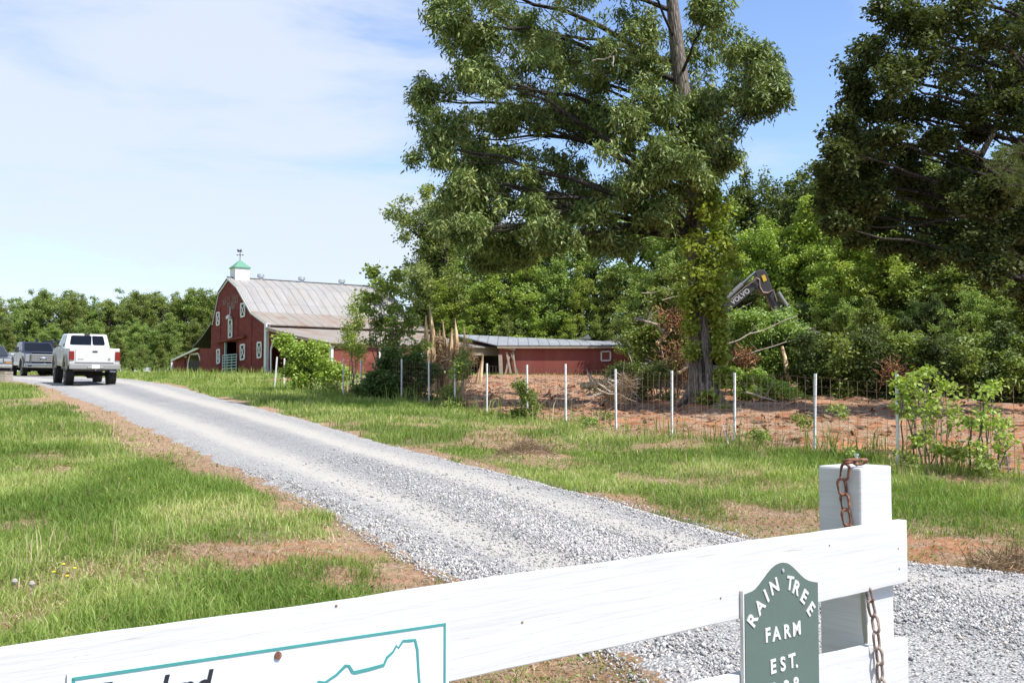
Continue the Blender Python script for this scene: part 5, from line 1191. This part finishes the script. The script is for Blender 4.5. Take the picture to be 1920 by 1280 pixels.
for (x0, y0, x1, y1, r0, r1) in ((1990, 420, 1835, 305, .12, .08), (1835, 305, 1780, 255, .08, .045), (1835, 300, 1875, 220, .08, .05), (1875, 220, 1850, 150, .07, .03), (1835, 290, 1810, 280, .08, .05), (1810, 280, 1680, 275, .05, .02), (1780, 255, 1730, 225, .06, .02), (1875, 225, 1915, 130, .05, .03), (1810, 280, 1740, 240, .05, .02), (1960, 460, 1830, 400, .08, .05), (1830, 400, 1700, 425, .05, .02), (1700, 425, 1620, 425, .03, .012), (1830, 400, 1750, 370, .04, .015), (1995, 60, 1870, 15, .08, .04), (1870, 15, 1790, -10, .04, .02), (1990, 220, 1890, 240, .07, .02)):
    bend_tube(mb, P(x0, y0, YD - .3), P(x1, y1, YD - .3), r0, r1, 7, 5, .05)
for l in dl:
    q = Vector(l[:3]); s = tb + Vector((0, 0, max(3, min(12, q.z - tb.z - 1)))); m_ = s.lerp(q, .6); bend_tube(mb, s, m_, .07, .04, 5, 4, .05); bend_tube(mb, m_, q, .04, .012, 5, 4, .08)
mb.build('branches', 'bark_dark', dk, world=True, smooth=True)
# pine bough poking in from the right
pn = empty('pine_tree', (14.2, 22.5, gz(14.2, 22.5)), 'pine with yellowish green needle boughs at the right edge', 'tree')
mb = MB(); b = Vector(pn.location); mb.tube([b - UZ * .1, b + UZ * 5, b + UZ * 10, b + UZ * 13], [.25, .2, .12, .03], 10); mb.build('trunk', 'bark_dark', pn, world=True)
mb = MB(); PC = []
for (x0, y0, x1, y1) in ((2100, 330, 1850, 315), (2100, 360, 1880, 345), (2100, 300, 1890, 285), (2100, 250, 1950, 240)):
    A, B = P(x0, y0, 22.5), P(x1, y1, 21.8); bend_tube(mb, A, B, .05, .015, 6, 5, .03)
    for k in range(34):
        c = A.lerp(B, .25 + .75 * k / 33) + Vector((random.gauss(0, .16), random.gauss(0, .2), random.gauss(0.05, .14))); PC.append(c)
mb.build('boughs', 'bark_dark', pn, world=True)
PC = np.array(PC); C = np.repeat(PC, 60, 0) + RNG.normal(0, .03, (len(PC) * 60, 3)); V, Fc = leaf_geo(C, .17, .006, droop=-.2, up=-.2); mesh_np('needles', V, Fc, 'leaf_pine', pn, rnd=np.clip(RNG.normal(.6, .2, len(C)), 0, 1), world=True)

# ---- forest trees: six built once and copied
def tree_thing(name, lobes, pts, L, W, mat, H, r0, trunk_to=.85):
    C, rn, cc = pts; root = bpy.data.objects.new(name, None); COL.objects.link(root)
    V, Fc = leaf_geo(C, L, W, droop=.3, up=.55); cr = mesh_np('crown', V, Fc, mat, root, rnd=rn)
    mb = MB(); tp = [Vector((0, 0, -.3))] + [Vector((math.sin(k * 1.7) * .12, math.cos(k * 2.1) * .12, H * trunk_to * k / 6)) for k in range(1, 7)]
    mb.tube(tp, [r0 * (1 - .14 * k) for k in range(7)], 8)
    for l in lobes:
        z = max(.05 * H, l[2] - .22 * H); bend_tube(mb, Vector((0, 0, z)), Vector(l[:3]), r0 * .32, .02, 5, 3, .06)
    mb.build('trunk', 'bark_dark', root); return root
protos = []
for i, (H_, R_, low, nl, top) in enumerate([(12, 3.1, .12, 30, 1.0), (12, 3.6, .08, 34, 1.0), (12, 2.9, .04, 30, .5), (12, 3.3, .20, 28, 1.0), (12, 3.3, .03, 34, .5), (12, 3.9, .14, 36, 1.0), (12, 3.4, .05, 32, .5), (12, 3.0, .10, 30, 1.0)]):
    lo, pt = make_tree_mesh(H_, R_, 100 + i, low, nl, 7, 26, top=top, sig=.19); protos.append(tree_thing('forest_tree', lo, pt, .21, .13, 'leaf_mid', H_, .22))
def leafmat(root, mat):
    for ch in root.children:
        if ch.name.startswith('crown'): ch.material_slots[0].link = 'OBJECT'; ch.material_slots[0].material = MATS[mat]
used = [False] * len(protos)
ORD = 'first second third fourth fifth sixth seventh eighth ninth tenth eleventh twelfth thirteenth fourteenth fifteenth sixteenth seventeenth eighteenth nineteenth twentieth'.split()
def ordinal(n):
    if n < 20: return ORD[n]
    tens, u = divmod(n + 1, 10); T = {2: 'twenty', 3: 'thirty', 4: 'forty', 5: 'fifty', 6: 'sixty', 7: 'seventy'}
    return (T[tens] + '-' + ORD[u - 1]) if u else {3: 'thirtieth', 4: 'fortieth', 5: 'fiftieth', 6: 'sixtieth', 7: 'seventieth'}[tens]
def plant_forest(spec, group, wording, adj):
    spec = sorted(spec, key=lambda s: s[0]); rr = random.Random(hash(len(spec)) % 97)
    for i, (px, top, Y, v, mat) in enumerate(spec):
        p = P(px, 700, Y); z = gz(p.x, Y); Ht = EYE + (735 - top) / F * Y - z; s = Ht / 11.7
        v = rr.choice((2, 4, 6)) if v in (2, 4) else rr.choice((0, 1, 3, 5, 7)); r = protos[v] if not used[v] else copy_tree(protos[v]); used[v] = True
        wid = s * rr.uniform(.85, 1.2) * (1.0 if s > .6 else 1.15)
        r.location = (p.x, Y, z); r.scale = (wid, wid, s); r.rotation_euler = (rr.gauss(0, .04), rr.gauss(0, .04), rr.uniform(0, 6.28)); leafmat(r, mat)
        tag(r, f'{adj[mat]} {ordinal(i)} from the left {wording}', 'tree', group)
ADJ = {'leaf_mid': 'mid green leafy tree,', 'leaf_light': 'bright yellow green leafy tree,', 'leaf_dark': 'dark green shaded tree,', 'leaf_far': 'soft green distant tree,', 'leaf_pine': 'dull olive green tree,'}
fl = [(-40, 560, 150, 0), (0, 562, 158, 1), (22, 570, 148, 4), (45, 566, 152, 5), (70, 550, 156, 0), (92, 546, 150, 1), (112, 553, 158, 3), (130, 560, 149, 5), (150, 556, 156, 0), (168, 566, 150, 4), (184, 574, 154, 2), (202, 560, 150, 1), (222, 566, 157, 0), (245, 546, 152, 5), (265, 549, 149, 3), (285, 552, 156, 1), (305, 555, 150, 0), (325, 551, 154, 4), (345, 549, 150, 5), (365, 548, 157, 1), (385, 546, 152, 0), (405, 550, 150, 3), (430, 556, 155, 1),
      (10, 600, 138, 2), (60, 605, 140, 4), (100, 610, 136, 1), (140, 600, 139, 4), (185, 605, 137, 2), (215, 612, 140, 5), (250, 600, 136, 4), (290, 610, 138, 1), (320, 590, 137, 2), (355, 600, 139, 4), (395, 600, 138, 0),
      (-10, 640, 124, 4), (35, 655, 125, 2), (80, 650, 126, 4), (120, 655, 124, 1), (160, 645, 126, 4), (200, 655, 124, 2), (232, 640, 122, 4), (262, 655, 125, 1), (295, 650, 122, 4), (330, 655, 124, 2), (365, 650, 125, 4)]
fl += [(x, 672, 119, 4) for x in (235, 262, 290, 318, 342, 362, 382, 20, 60)]
fl += [(x, 628 + 9 * (k % 3), 168 + k % 4, (4, 2, 1)[k % 3]) for k, x in enumerate(range(0, 430, 24))]
plant_forest([(a, b - 4, c, d, 'leaf_far' if k % 3 else 'leaf_mid') for k, (a, b, c, d) in enumerate(fl)], 'trees of the far woodland left of the barn', 'in the far woodland left of the barn', ADJ)
mid = [(815, 500, 92, 0, 'leaf_mid'), (838, 345, 84, 3, 'leaf_far'), (825, 430, 86, 0, 'leaf_far'), (860, 400, 88, 1, 'leaf_mid'), (905, 430, 84, 0, 'leaf_mid'), (960, 430, 86, 5, 'leaf_mid'), (1010, 420, 84, 3, 'leaf_mid'), (1070, 400, 86, 1, 'leaf_mid'), (1130, 390, 84, 0, 'leaf_mid'), (1190, 385, 82, 5, 'leaf_mid'), (1240, 380, 80, 3, 'leaf_mid'), (1290, 400, 76, 1, 'leaf_mid'),
       (835, 520, 80, 2, 'leaf_light'), (880, 545, 79, 4, 'leaf_mid'), (925, 500, 79, 2, 'leaf_light'), (985, 470, 78, 4, 'leaf_light'), (1040, 480, 78, 2, 'leaf_mid'), (1090, 500, 78, 4, 'leaf_light'), (1145, 510, 77, 2, 'leaf_mid'), (1195, 520, 77, 4, 'leaf_mid'), (800, 560, 88, 4, 'leaf_mid'), (860, 600, 77, 4, 'leaf_light'), (950, 590, 76, 1, 'leaf_mid'), (1010, 585, 76.5, 2, 'leaf_light'), (1120, 590, 76, 4, 'leaf_mid'), (1070, 595, 76, 1, 'leaf_light')]
plant_forest(mid, 'trees behind the barn and shed', 'behind the barn and the long shed', ADJ)
rt = [(1360, 365, 64, 1, 'leaf_mid'), (1405, 350, 66, 5, 'leaf_pine'), (1455, 335, 64, 3, 'leaf_pine'), (1505, 322, 60, 0, 'leaf_pine'), (1550, 330, 58, 5, 'leaf_mid'), (1605, 340, 56, 1, 'leaf_pine'), (1660, 330, 54, 3, 'leaf_dark'), (1715, 300, 52, 0, 'leaf_pine'), (1770, 320, 52, 1, 'leaf_dark'), (1830, 330, 50, 5, 'leaf_pine'), (1890, 310, 50, 0, 'leaf_dark'), (1950, 320, 48, 1, 'leaf_mid'), (2020, 300, 48, 3, 'leaf_mid'),
      (1395, 455, 56, 2, 'leaf_mid'), (1440, 430, 55, 4, 'leaf_light'), (1495, 385, 54, 2, 'leaf_light'), (1550, 440, 52, 4, 'leaf_light'), (1600, 420, 47, 2, 'leaf_light'), (1655, 430, 46, 4, 'leaf_light'), (1710, 440, 45, 2, 'leaf_mid'), (1765, 450, 44, 4, 'leaf_mid'), (1820, 470, 43, 2, 'leaf_mid'), (1880, 480, 42, 4, 'leaf_mid'), (1940, 470, 41, 2, 'leaf_light'), (2010, 480, 40, 4, 'leaf_mid'),
      (1350, 500, 54, 4, 'leaf_mid'), (1300, 490, 56, 2, 'leaf_mid'), (1240, 500, 60, 4, 'leaf_mid'), (1200, 540, 66, 1, 'leaf_mid'),
      (1400, 540, 49, 1, 'leaf_dark'), (1540, 560, 46, 4, 'leaf_mid'), (1590, 570, 41, 1, 'leaf_mid'), (1645, 565, 40, 4, 'leaf_mid'), (1700, 575, 39, 2, 'leaf_dark'), (1755, 560, 38, 4, 'leaf_dark'), (1815, 560, 37, 1, 'leaf_mid'), (1875, 565, 36, 4, 'leaf_mid'), (1940, 560, 35, 2, 'leaf_mid'), (1470, 560, 48, 4, 'leaf_mid'), (1505, 580, 47, 1, 'leaf_dark')]
rt = [(a, b - (26 if Y >= 48 else 12), Y, v, m) for a, b, Y, v, m in rt]
plant_forest(rt, 'trees of the wood on the right', 'in the wood right of the oak', ADJ)

# ---- shrubs and brush
def bush(name, lobes, Y, label, cat, mat, per=24, leaves=20, L=.09, W=.055, sig=.10, group=None, droop=.3, stems=True, seed=0, shell=.2):
    rng = np.random.default_rng(500 + seed); LL = []
    for q in lobes:
        LL.append((q[0], q[1], q[2] * .72, q[3] * .72))
        for _ in range(4): LL.append((q[0] + rng.normal(0, .62) * q[2], q[1] + rng.normal(0, .62) * q[3], q[2] * rng.uniform(.22, .5), q[3] * rng.uniform(.22, .5)))
    per = max(4, int(per * .34)); lb = lobes_px(LL, Y, .35, rng, 1.0); cx = float(np.mean(lb[:, 0])); root = empty(name, (cx, Y, gz(cx, Y)), label, cat, group)
    C, rn, cc = clumps(lb, per, leaves, sig, rng, shell); zz = g(C[:, 0], C[:, 1]) + .02; C[:, 2] = np.maximum(C[:, 2], zz)
    V, Fc = leaf_geo(C, L, W, droop=droop, up=.5, rng=rng); mesh_np('leaves', V, Fc, mat, root, rnd=rn, world=True)
    if stems:
        mb = MB()
        for l in lb[::5]:
            bx_ = cx + (l[0] - cx) * .55; b0 = Vector((bx_, Y, gz(bx_, Y) - .05)); q = Vector(l[:3]); bend_tube(mb, b0, q, .008 + .007 * (q - b0).length, .005, 5, 5, .06)
            for _ in range(3): u = Vector((random.gauss(0, 1), random.gauss(0, 1), abs(random.gauss(0, 1)))).normalized(); bend_tube(mb, b0.lerp(q, random.uniform(.5, .95)), q + Vector((u.x * l[3], u.y * l[4], u.z * l[5])) * .9, .008, .003, 4, 3, .08)
        mb.build('stems', 'bark', root, world=True)
    if name == 'brush_pile':
        mb = MB()
        for _ in range(46):
            l = lb[random.randrange(len(lb))]; c = Vector(l[:3]) + Vector((random.gauss(0, .5) * l[3], -abs(random.gauss(0, .7)) * l[4], random.gauss(0, .6) * l[5])); a = random.gauss(0, .7); L_ = random.uniform(.3, 1.3); v = Vector((math.cos(a), random.uniform(-.3, .3), math.sin(a))) * L_ * .5
            p0, p1 = c - v, c + v; p0.z = max(p0.z, gz(p0.x, p0.y)); p1.z = max(p1.z, gz(p1.x, p1.y)); bend_tube(mb, p0, p1, random.uniform(.006, .022), .004, 4, 4, .12)
        mb.build('sticks', 'dead_wood', root, world=True)
    return root
bush('bush', [(562, 686, 20, 18), (595, 684, 24, 18), (570, 710, 26, 18), (608, 707, 22, 20), (534, 640, 6, 12), (545, 655, 8, 10), (582, 660, 12, 10), (630, 700, 14, 24)], 38.5, 'bright green rounded bush against the wire fence in front of the barn lean-to', 'bush', 'leaf_light', 40, 26, .11, .08, .13, seed=1)
bush('sapling', [(715, 530, 20, 18), (735, 545, 12, 20), (700, 560, 14, 12), (735, 585, 22, 18), (690, 580, 14, 14), (710, 600, 20, 16), (745, 610, 28, 22), (760, 640, 30, 24), (720, 635, 24, 22), (775, 600, 16, 14), (700, 510, 8, 8), (745, 515, 8, 8), (790, 650, 16, 14)], 33.5, 'tall dark green sapling rising in front of the barn roof', 'young tree', 'leaf_mid', 14, 15, .13, .10, .11, seed=2)
bush('sapling', [(665, 575, 10, 14), (668, 610, 12, 18), (655, 630, 10, 12), (660, 650, 14, 14), (672, 670, 12, 16)], 35.5, 'thin feathery light green sapling left of the tall dark one', 'young tree', 'leaf_light', 22, 18, .09, .045, .12, seed=3)
bush('shrub', [(730, 700, 34, 26), (765, 705, 34, 28), (720, 735, 34, 20), (770, 735, 34, 20), (745, 672, 30, 16), (700, 715, 16, 20), (795, 700, 14, 24)], 31.6, 'dense dark green shrub on the wire fence below the tall sapling', 'shrub', 'leaf_dark', 50, 30, .10, .07, .12, seed=4)
bush('shrub', [(855, 700, 14, 22), (850, 735, 18, 18), (870, 690, 10, 12), (845, 760, 20, 10)], 27.6, 'small green shrub beside a fence post in front of the dark shed bay', 'shrub', 'leaf_mid', 26, 20, .08, .055, .08, seed=5)
bush('shrub', [(985, 745, 14, 16), (975, 720, 8, 10), (1000, 765, 20, 10), (970, 775, 16, 8)], 24.3, 'low leafy shrub at the foot of a fence post in front of the shed', 'shrub', 'leaf_mid', 22, 18, .07, .05, .07, seed=6)
bush('sapling', [(1690, 740, 26, 22), (1720, 725, 24, 22), (1740, 755, 28, 22), (1765, 720, 14, 20), (1700, 770, 20, 16), (1750, 790, 24, 20), (1780, 770, 18, 20), (1735, 700, 14, 12), (1720, 820, 16, 18), (1760, 840, 22, 16), (1700, 715, 14, 12)], 14.1, 'light green leafy sapling tangled through the wire at the right hand posts', 'young tree', 'leaf_light', 15, 7, .065, .048, .05, seed=7, shell=.1)
bush('sapling', [(1845, 740, 14, 22), (1835, 775, 14, 16), (1850, 800, 16, 16), (1862, 725, 10, 10), (1820, 790, 14, 12), (1880, 790, 18, 10), (1840, 840, 16, 12), (1890, 830, 20, 14)], 13.6, 'second leafy sapling on the wire fence nearest the right edge', 'young tree', 'leaf_light', 14, 6, .065, .048, .05, seed=8, shell=.1)
bush('brush_pile', [(1170, 710, 30, 14), (1205, 710, 28, 18), (1150, 728, 34, 10), (1200, 735, 38, 14), (1232, 700, 24, 26), (1160, 695, 12, 8)], 30.5, 'heap of cut leafy branches to the left of the oak trunk', 'brush pile', 'leaf_mid', 40, 24, .10, .04, .12, seed=9, droop=.5)
bush('brush_pile', [(1160, 745, 22, 12), (1175, 720, 16, 16), (1145, 735, 16, 10)], 27.5, 'greyish dry twig heap just behind the fence posts', 'brush pile', 'leaf_dry', 40, 26, .16, .008, .1, seed=10, droop=.0)
bush('brush_pile', [(1205, 640, 22, 26), (1245, 560, 26, 20), (1240, 640, 30, 30), (1222, 620, 22, 24), (1265, 620, 26, 30), (1280, 570, 30, 22), (1230, 590, 30, 20), (1250, 690, 40, 20), (1215, 660, 16, 20), (1290, 650, 26, 34)], 33, 'tall tangle of felled branches and leaves left of the oak trunk', 'brush pile', 'leaf_mid', 44, 26, .12, .06, .14, seed=11)
bush('brush_pile', [(1370, 640, 34, 34), (1410, 620, 34, 26), (1445, 625, 34, 26), (1400, 660, 40, 26), (1450, 665, 34, 28), (1385, 600, 30, 16), (1425, 690, 40, 20), (1475, 680, 30, 26), (1360, 700, 34, 26), (1490, 640, 22, 16), (1462, 618, 14, 10), (1480, 632, 20, 10), (1466, 598, 9, 9), (1492, 622, 10, 8)], 35, 'big pile of felled leafy trees below the excavator arm', 'brush pile', 'leaf_mid', 46, 26, .13, .06, .15, seed=12)
bush('shrub', [(1400, 730, 34, 14), (1440, 735, 34, 16), (1480, 735, 30, 14), (1380, 712, 20, 14), (1425, 712, 26, 12)], 31.5, 'low bright shrubs along the edge of the clay right of the oak', 'shrub', 'leaf_light', 40, 22, .09, .06, .1, seed=13)
for k, (x, w) in enumerate(((1530, 34), (1585, 34), (1640, 32), (1700, 34), (1755, 36), (1815, 36), (1875, 36), (1935, 40), (2000, 40))):
    bush('shrub', [(x, 725, w, 30), (x + 14, 690, w, 30), (x - 16, 700, w * .8, 26), (x, 655, w * .9, 30), (x + 10, 745, w, 14)], 33.5 - k * .35, f'dark green undergrowth shrub, {ordinal(k)} from the left along the foot of the right hand wood', 'shrub', ('leaf_dark', 'leaf_mid', 'leaf_dark', 'leaf_mid')[k % 4], 46, 26, .11, .07, .14, group='undergrowth along the right hand wood', seed=20 + k)
for k, (x, y, Y) in enumerate(sorted(((1130, 778, 23), (1100, 790, 21.8), (1500, 790, 18), (1420, 820, 17.2), (1600, 850, 15.2), (1570, 770, 22), (1790, 850, 13.6), (905, 790, 25), (940, 785, 24.5), (1350, 775, 26), (1840, 870, 13), (1695, 860, 14)))):
    bush('weed_clump', [(x, y - 4, 12, 8), (x + 12, y + 2, 10, 6)], Y, f'small leafy green weed clump, {ordinal(k)} from the left by the wire fence', 'weed', 'leaf_mid', 12, 9, .06, .04, .05, group='weed clumps by the wire fence', seed=50 + k, stems=False)

# ---- splintered stumps
def splinter(px, py0, py1, Y, w, lean, label, n=7, group='splintered tree stumps by the shed'):
    b = P(px, py0, Y); b.z = gz(b.x, Y); tp = P(px + lean, py1, Y); h = tp.z - b.z; e = empty('splintered_stump', b, label, 'stump', group); mb = MB(); rr = random.Random(px)
    for k in range(n):
        a = 2 * math.pi * k / n + rr.random(); r_ = w * .3; hh = h * (1 if k == 0 else rr.uniform(.3, .95)); ox, oy = math.cos(a) * r_, math.sin(a) * r_
        L_ = Vector((tp.x - b.x, 0, 0)); pts = [b + Vector((ox, oy, -.1)), b + L_ * .3 + Vector((ox * .9, oy * .9, hh * .35)), b + L_ * .7 + Vector((ox * 1.0, oy, hh * .7)), b + L_ * 1.0 + Vector((ox * (1.1 if k else 0), oy, hh))]
        mb.tube(pts, [w * .42, w * .36, w * .22, w * .03], 4)
    mb.build('split_wood', 'raw_wood', e, world=True)
splinter(805, 722, 572, 36, .40, 0, 'tallest pale splintered trunk standing like a spike beside the shrub', 5)
splinter(826, 722, 600, 36.5, .30, 4, 'splintered stump close to the right of the tallest spike', 6)
splinter(843, 722, 596, 36.2, .42, 10, 'ragged splintered stump between the spike and the leaning one')
splinter(860, 722, 612, 35.8, .32, 10, 'splintered stump leaning right in front of the dark shed bay', 5)
splinter(896, 708, 660, 44, .24, 8, 'small broken grey stump inside the dark shed opening', 4)
for k in range(5):
    pass
bush('brush_pile', [(815, 700, 16, 16), (835, 680, 22, 20), (850, 705, 20, 16), (865, 670, 14, 20), (825, 650, 14, 16)], 36.8, 'straw coloured shredded brush around the splintered stumps', 'brush pile', 'leaf_dry', 40, 26, .22, .02, .12, seed=14)
# ---- uprooted root plates and fallen logs
def roots(px, py, Y, r, n, label, mat='red_root'):
    c = P(px, py, Y); e = empty('root_plate', c, label, 'roots', 'uprooted root masses'); mb = MB(); rr = random.Random(px + py)
    for k in range(n):
        a = rr.uniform(0, 6.28); q = r * rr.uniform(.05, .8); s_ = c + Vector((math.cos(a) * q, rr.uniform(-.25, .15), math.sin(a) * q * .8)); t_ = rr.uniform(-1.2, 1.2) + (a if rr.random() < .5 else 1.57)
        L_ = r * rr.uniform(.25, .7); bend_tube(mb, s_, s_ + Vector((math.cos(t_) * L_, rr.uniform(-.2, .2), math.sin(t_) * L_)), rr.uniform(.015, .055) * r, .006, 5, 4, .3)
    mb.build('roots', mat, e, world=True)
    C = np.array(c) + RNG.normal(0, 1, (260, 3)) * (r * .42, r * .2, r * .36); V, Fc = leaf_geo(C, .16, .035, droop=.4, up=.0); mesh_np('soil', V, Fc, 'red_soil_clump', e, rnd=RNG.random(260), world=True)
mat_leaf('red_soil_clump', (.08, .045, .03), (.20, .11, .06), (.42, .25, .15), .05, .9)
roots(1262, 600, 31.6, .75, 46, 'orange brown root mass high in the tangle left of the oak trunk')
roots(1265, 668, 31.2, .62, 40, 'lower torn root mass just left of the oak trunk')
roots(1275, 705, 30.8, .5, 34, 'smallest torn root mass at the foot of the tangle beside the oak')
roots(1396, 672, 32.8, .58, 46, 'dark red root mass in the felled pile right of the oak')
roots(1672, 697, 31.2, .50, 50, 'bright orange root mass above the right hand fence post')
roots(1815, 682, 32.0, .42, 30, 'dull red root mass in shade behind the right hand sapling')
def log(a, b, Y, r, label, mat='raw_wood', name='fallen_log', twigs=3):
    A = P(a[0], a[1], Y); B = P(b[0], b[1], Y + .4); e = empty(name, A, label, 'log' if name == 'fallen_log' else 'branch', 'felled logs and branches'); mb = MB(); pts = bend_tube(mb, A, B, r, r * .6, 8, 6, .035)
    mb.build('wood', mat, e, world=True)
    if twigs:
        mb = MB()
        for k in range(twigs): p = pts[2 + k % 4]; bend_tube(mb, p, p + Vector((random.uniform(-.5, .5), 0, random.uniform(.2, .6))), r * .4, .005, 5, 4, .1)
        mb.build('twigs', 'dead_wood', e, world=True)
log((1232, 645), (1258, 618), 31.6, .08, 'pale broken limb leaning in the tangle left of the oak')
log((1190, 597), (1232, 608), 31.0, .05, 'pale limb lying across the top left of the tangle', 'dead_wood')
log((1480, 712), (1466, 650), 33.5, .10, 'peeled pale trunk leaning under the excavator bucket', 'raw_wood', twigs=0)
log((1362, 645), (1495, 592), 33.6, .022, 'long thin bare branch slanting below the excavator boom', 'dead_wood', 'bare_branch')
log((1375, 672), (1520, 628), 33.4, .018, 'long thin bare branch below the bucket', 'dead_wood', 'bare_branch')
log((1270, 700), (1298, 684), 30.5, .06, 'short orange limb at the foot of the tangle', 'raw_wood')
log((1398, 735), (1470, 755), 30.0, .03, 'bare grey branch on the ground right of the oak', 'dead_wood', 'bare_branch')
log((1370, 845), (1354, 795), 16.6, .016, 'thin pale forked stick leaning beside a fence post', 'dead_wood', 'bare_branch', 2)
log((1090, 725), (1150, 712), 29.5, .09, 'short orange ended log on the clay left of the brush heap', 'raw_wood')

# ---- dandelions and seed clocks in the near lawn
LAB = ['yellow dandelion second from the left in the near cluster', 'yellow dandelion leftmost in the near cluster', 'yellow dandelion lowest in the near cluster', 'yellow dandelion rightmost in the near cluster', 'lone yellow dandelion beside a taller grass tuft', 'pale round seed head, the left one of two', 'pale round seed head, the right one of two']
for k, (px, py, kind) in enumerate(((126, 1082, 0), (108, 1095, 0), (133, 1104, 0), (147, 1087, 0), (245, 908, 0), (36, 1113, 1), (68, 1121, 1))):
    d = EYE / (.0435 + (py + 22 - 735) / F); x = (px - 960) / F * d; z = gz(x, d); hh = .13
    e = empty('dandelion', (x, d, z), LAB[k], 'flower', 'yellow dandelions in the lawn' if kind == 0 else 'dandelion seed heads in the lawn')
    mb = MB(); mb.tube([(0, 0, 0), (.005, 0, hh * .5), (0, .005, hh)], .0018, 5); mb.build('stalk', 'leaf_light' if 0 else 'seed_grey', e)
    mb = MB(); r = .012 if kind == 0 else .020
    if kind == 0: mb.lathe([(-.004, .004), (.0, r), (.006, r * .9), (.008, .002)], (0, .005, hh), 'z', 12)
    else: mb.lathe([(-r, .004), (-r * .7, r * .7), (0, r), (r * .7, r * .7), (r, .003)], (0, .005, hh), 'z', 12)
    mb.build('flower_head', 'flower_yellow' if kind == 0 else 'seed_grey', e)
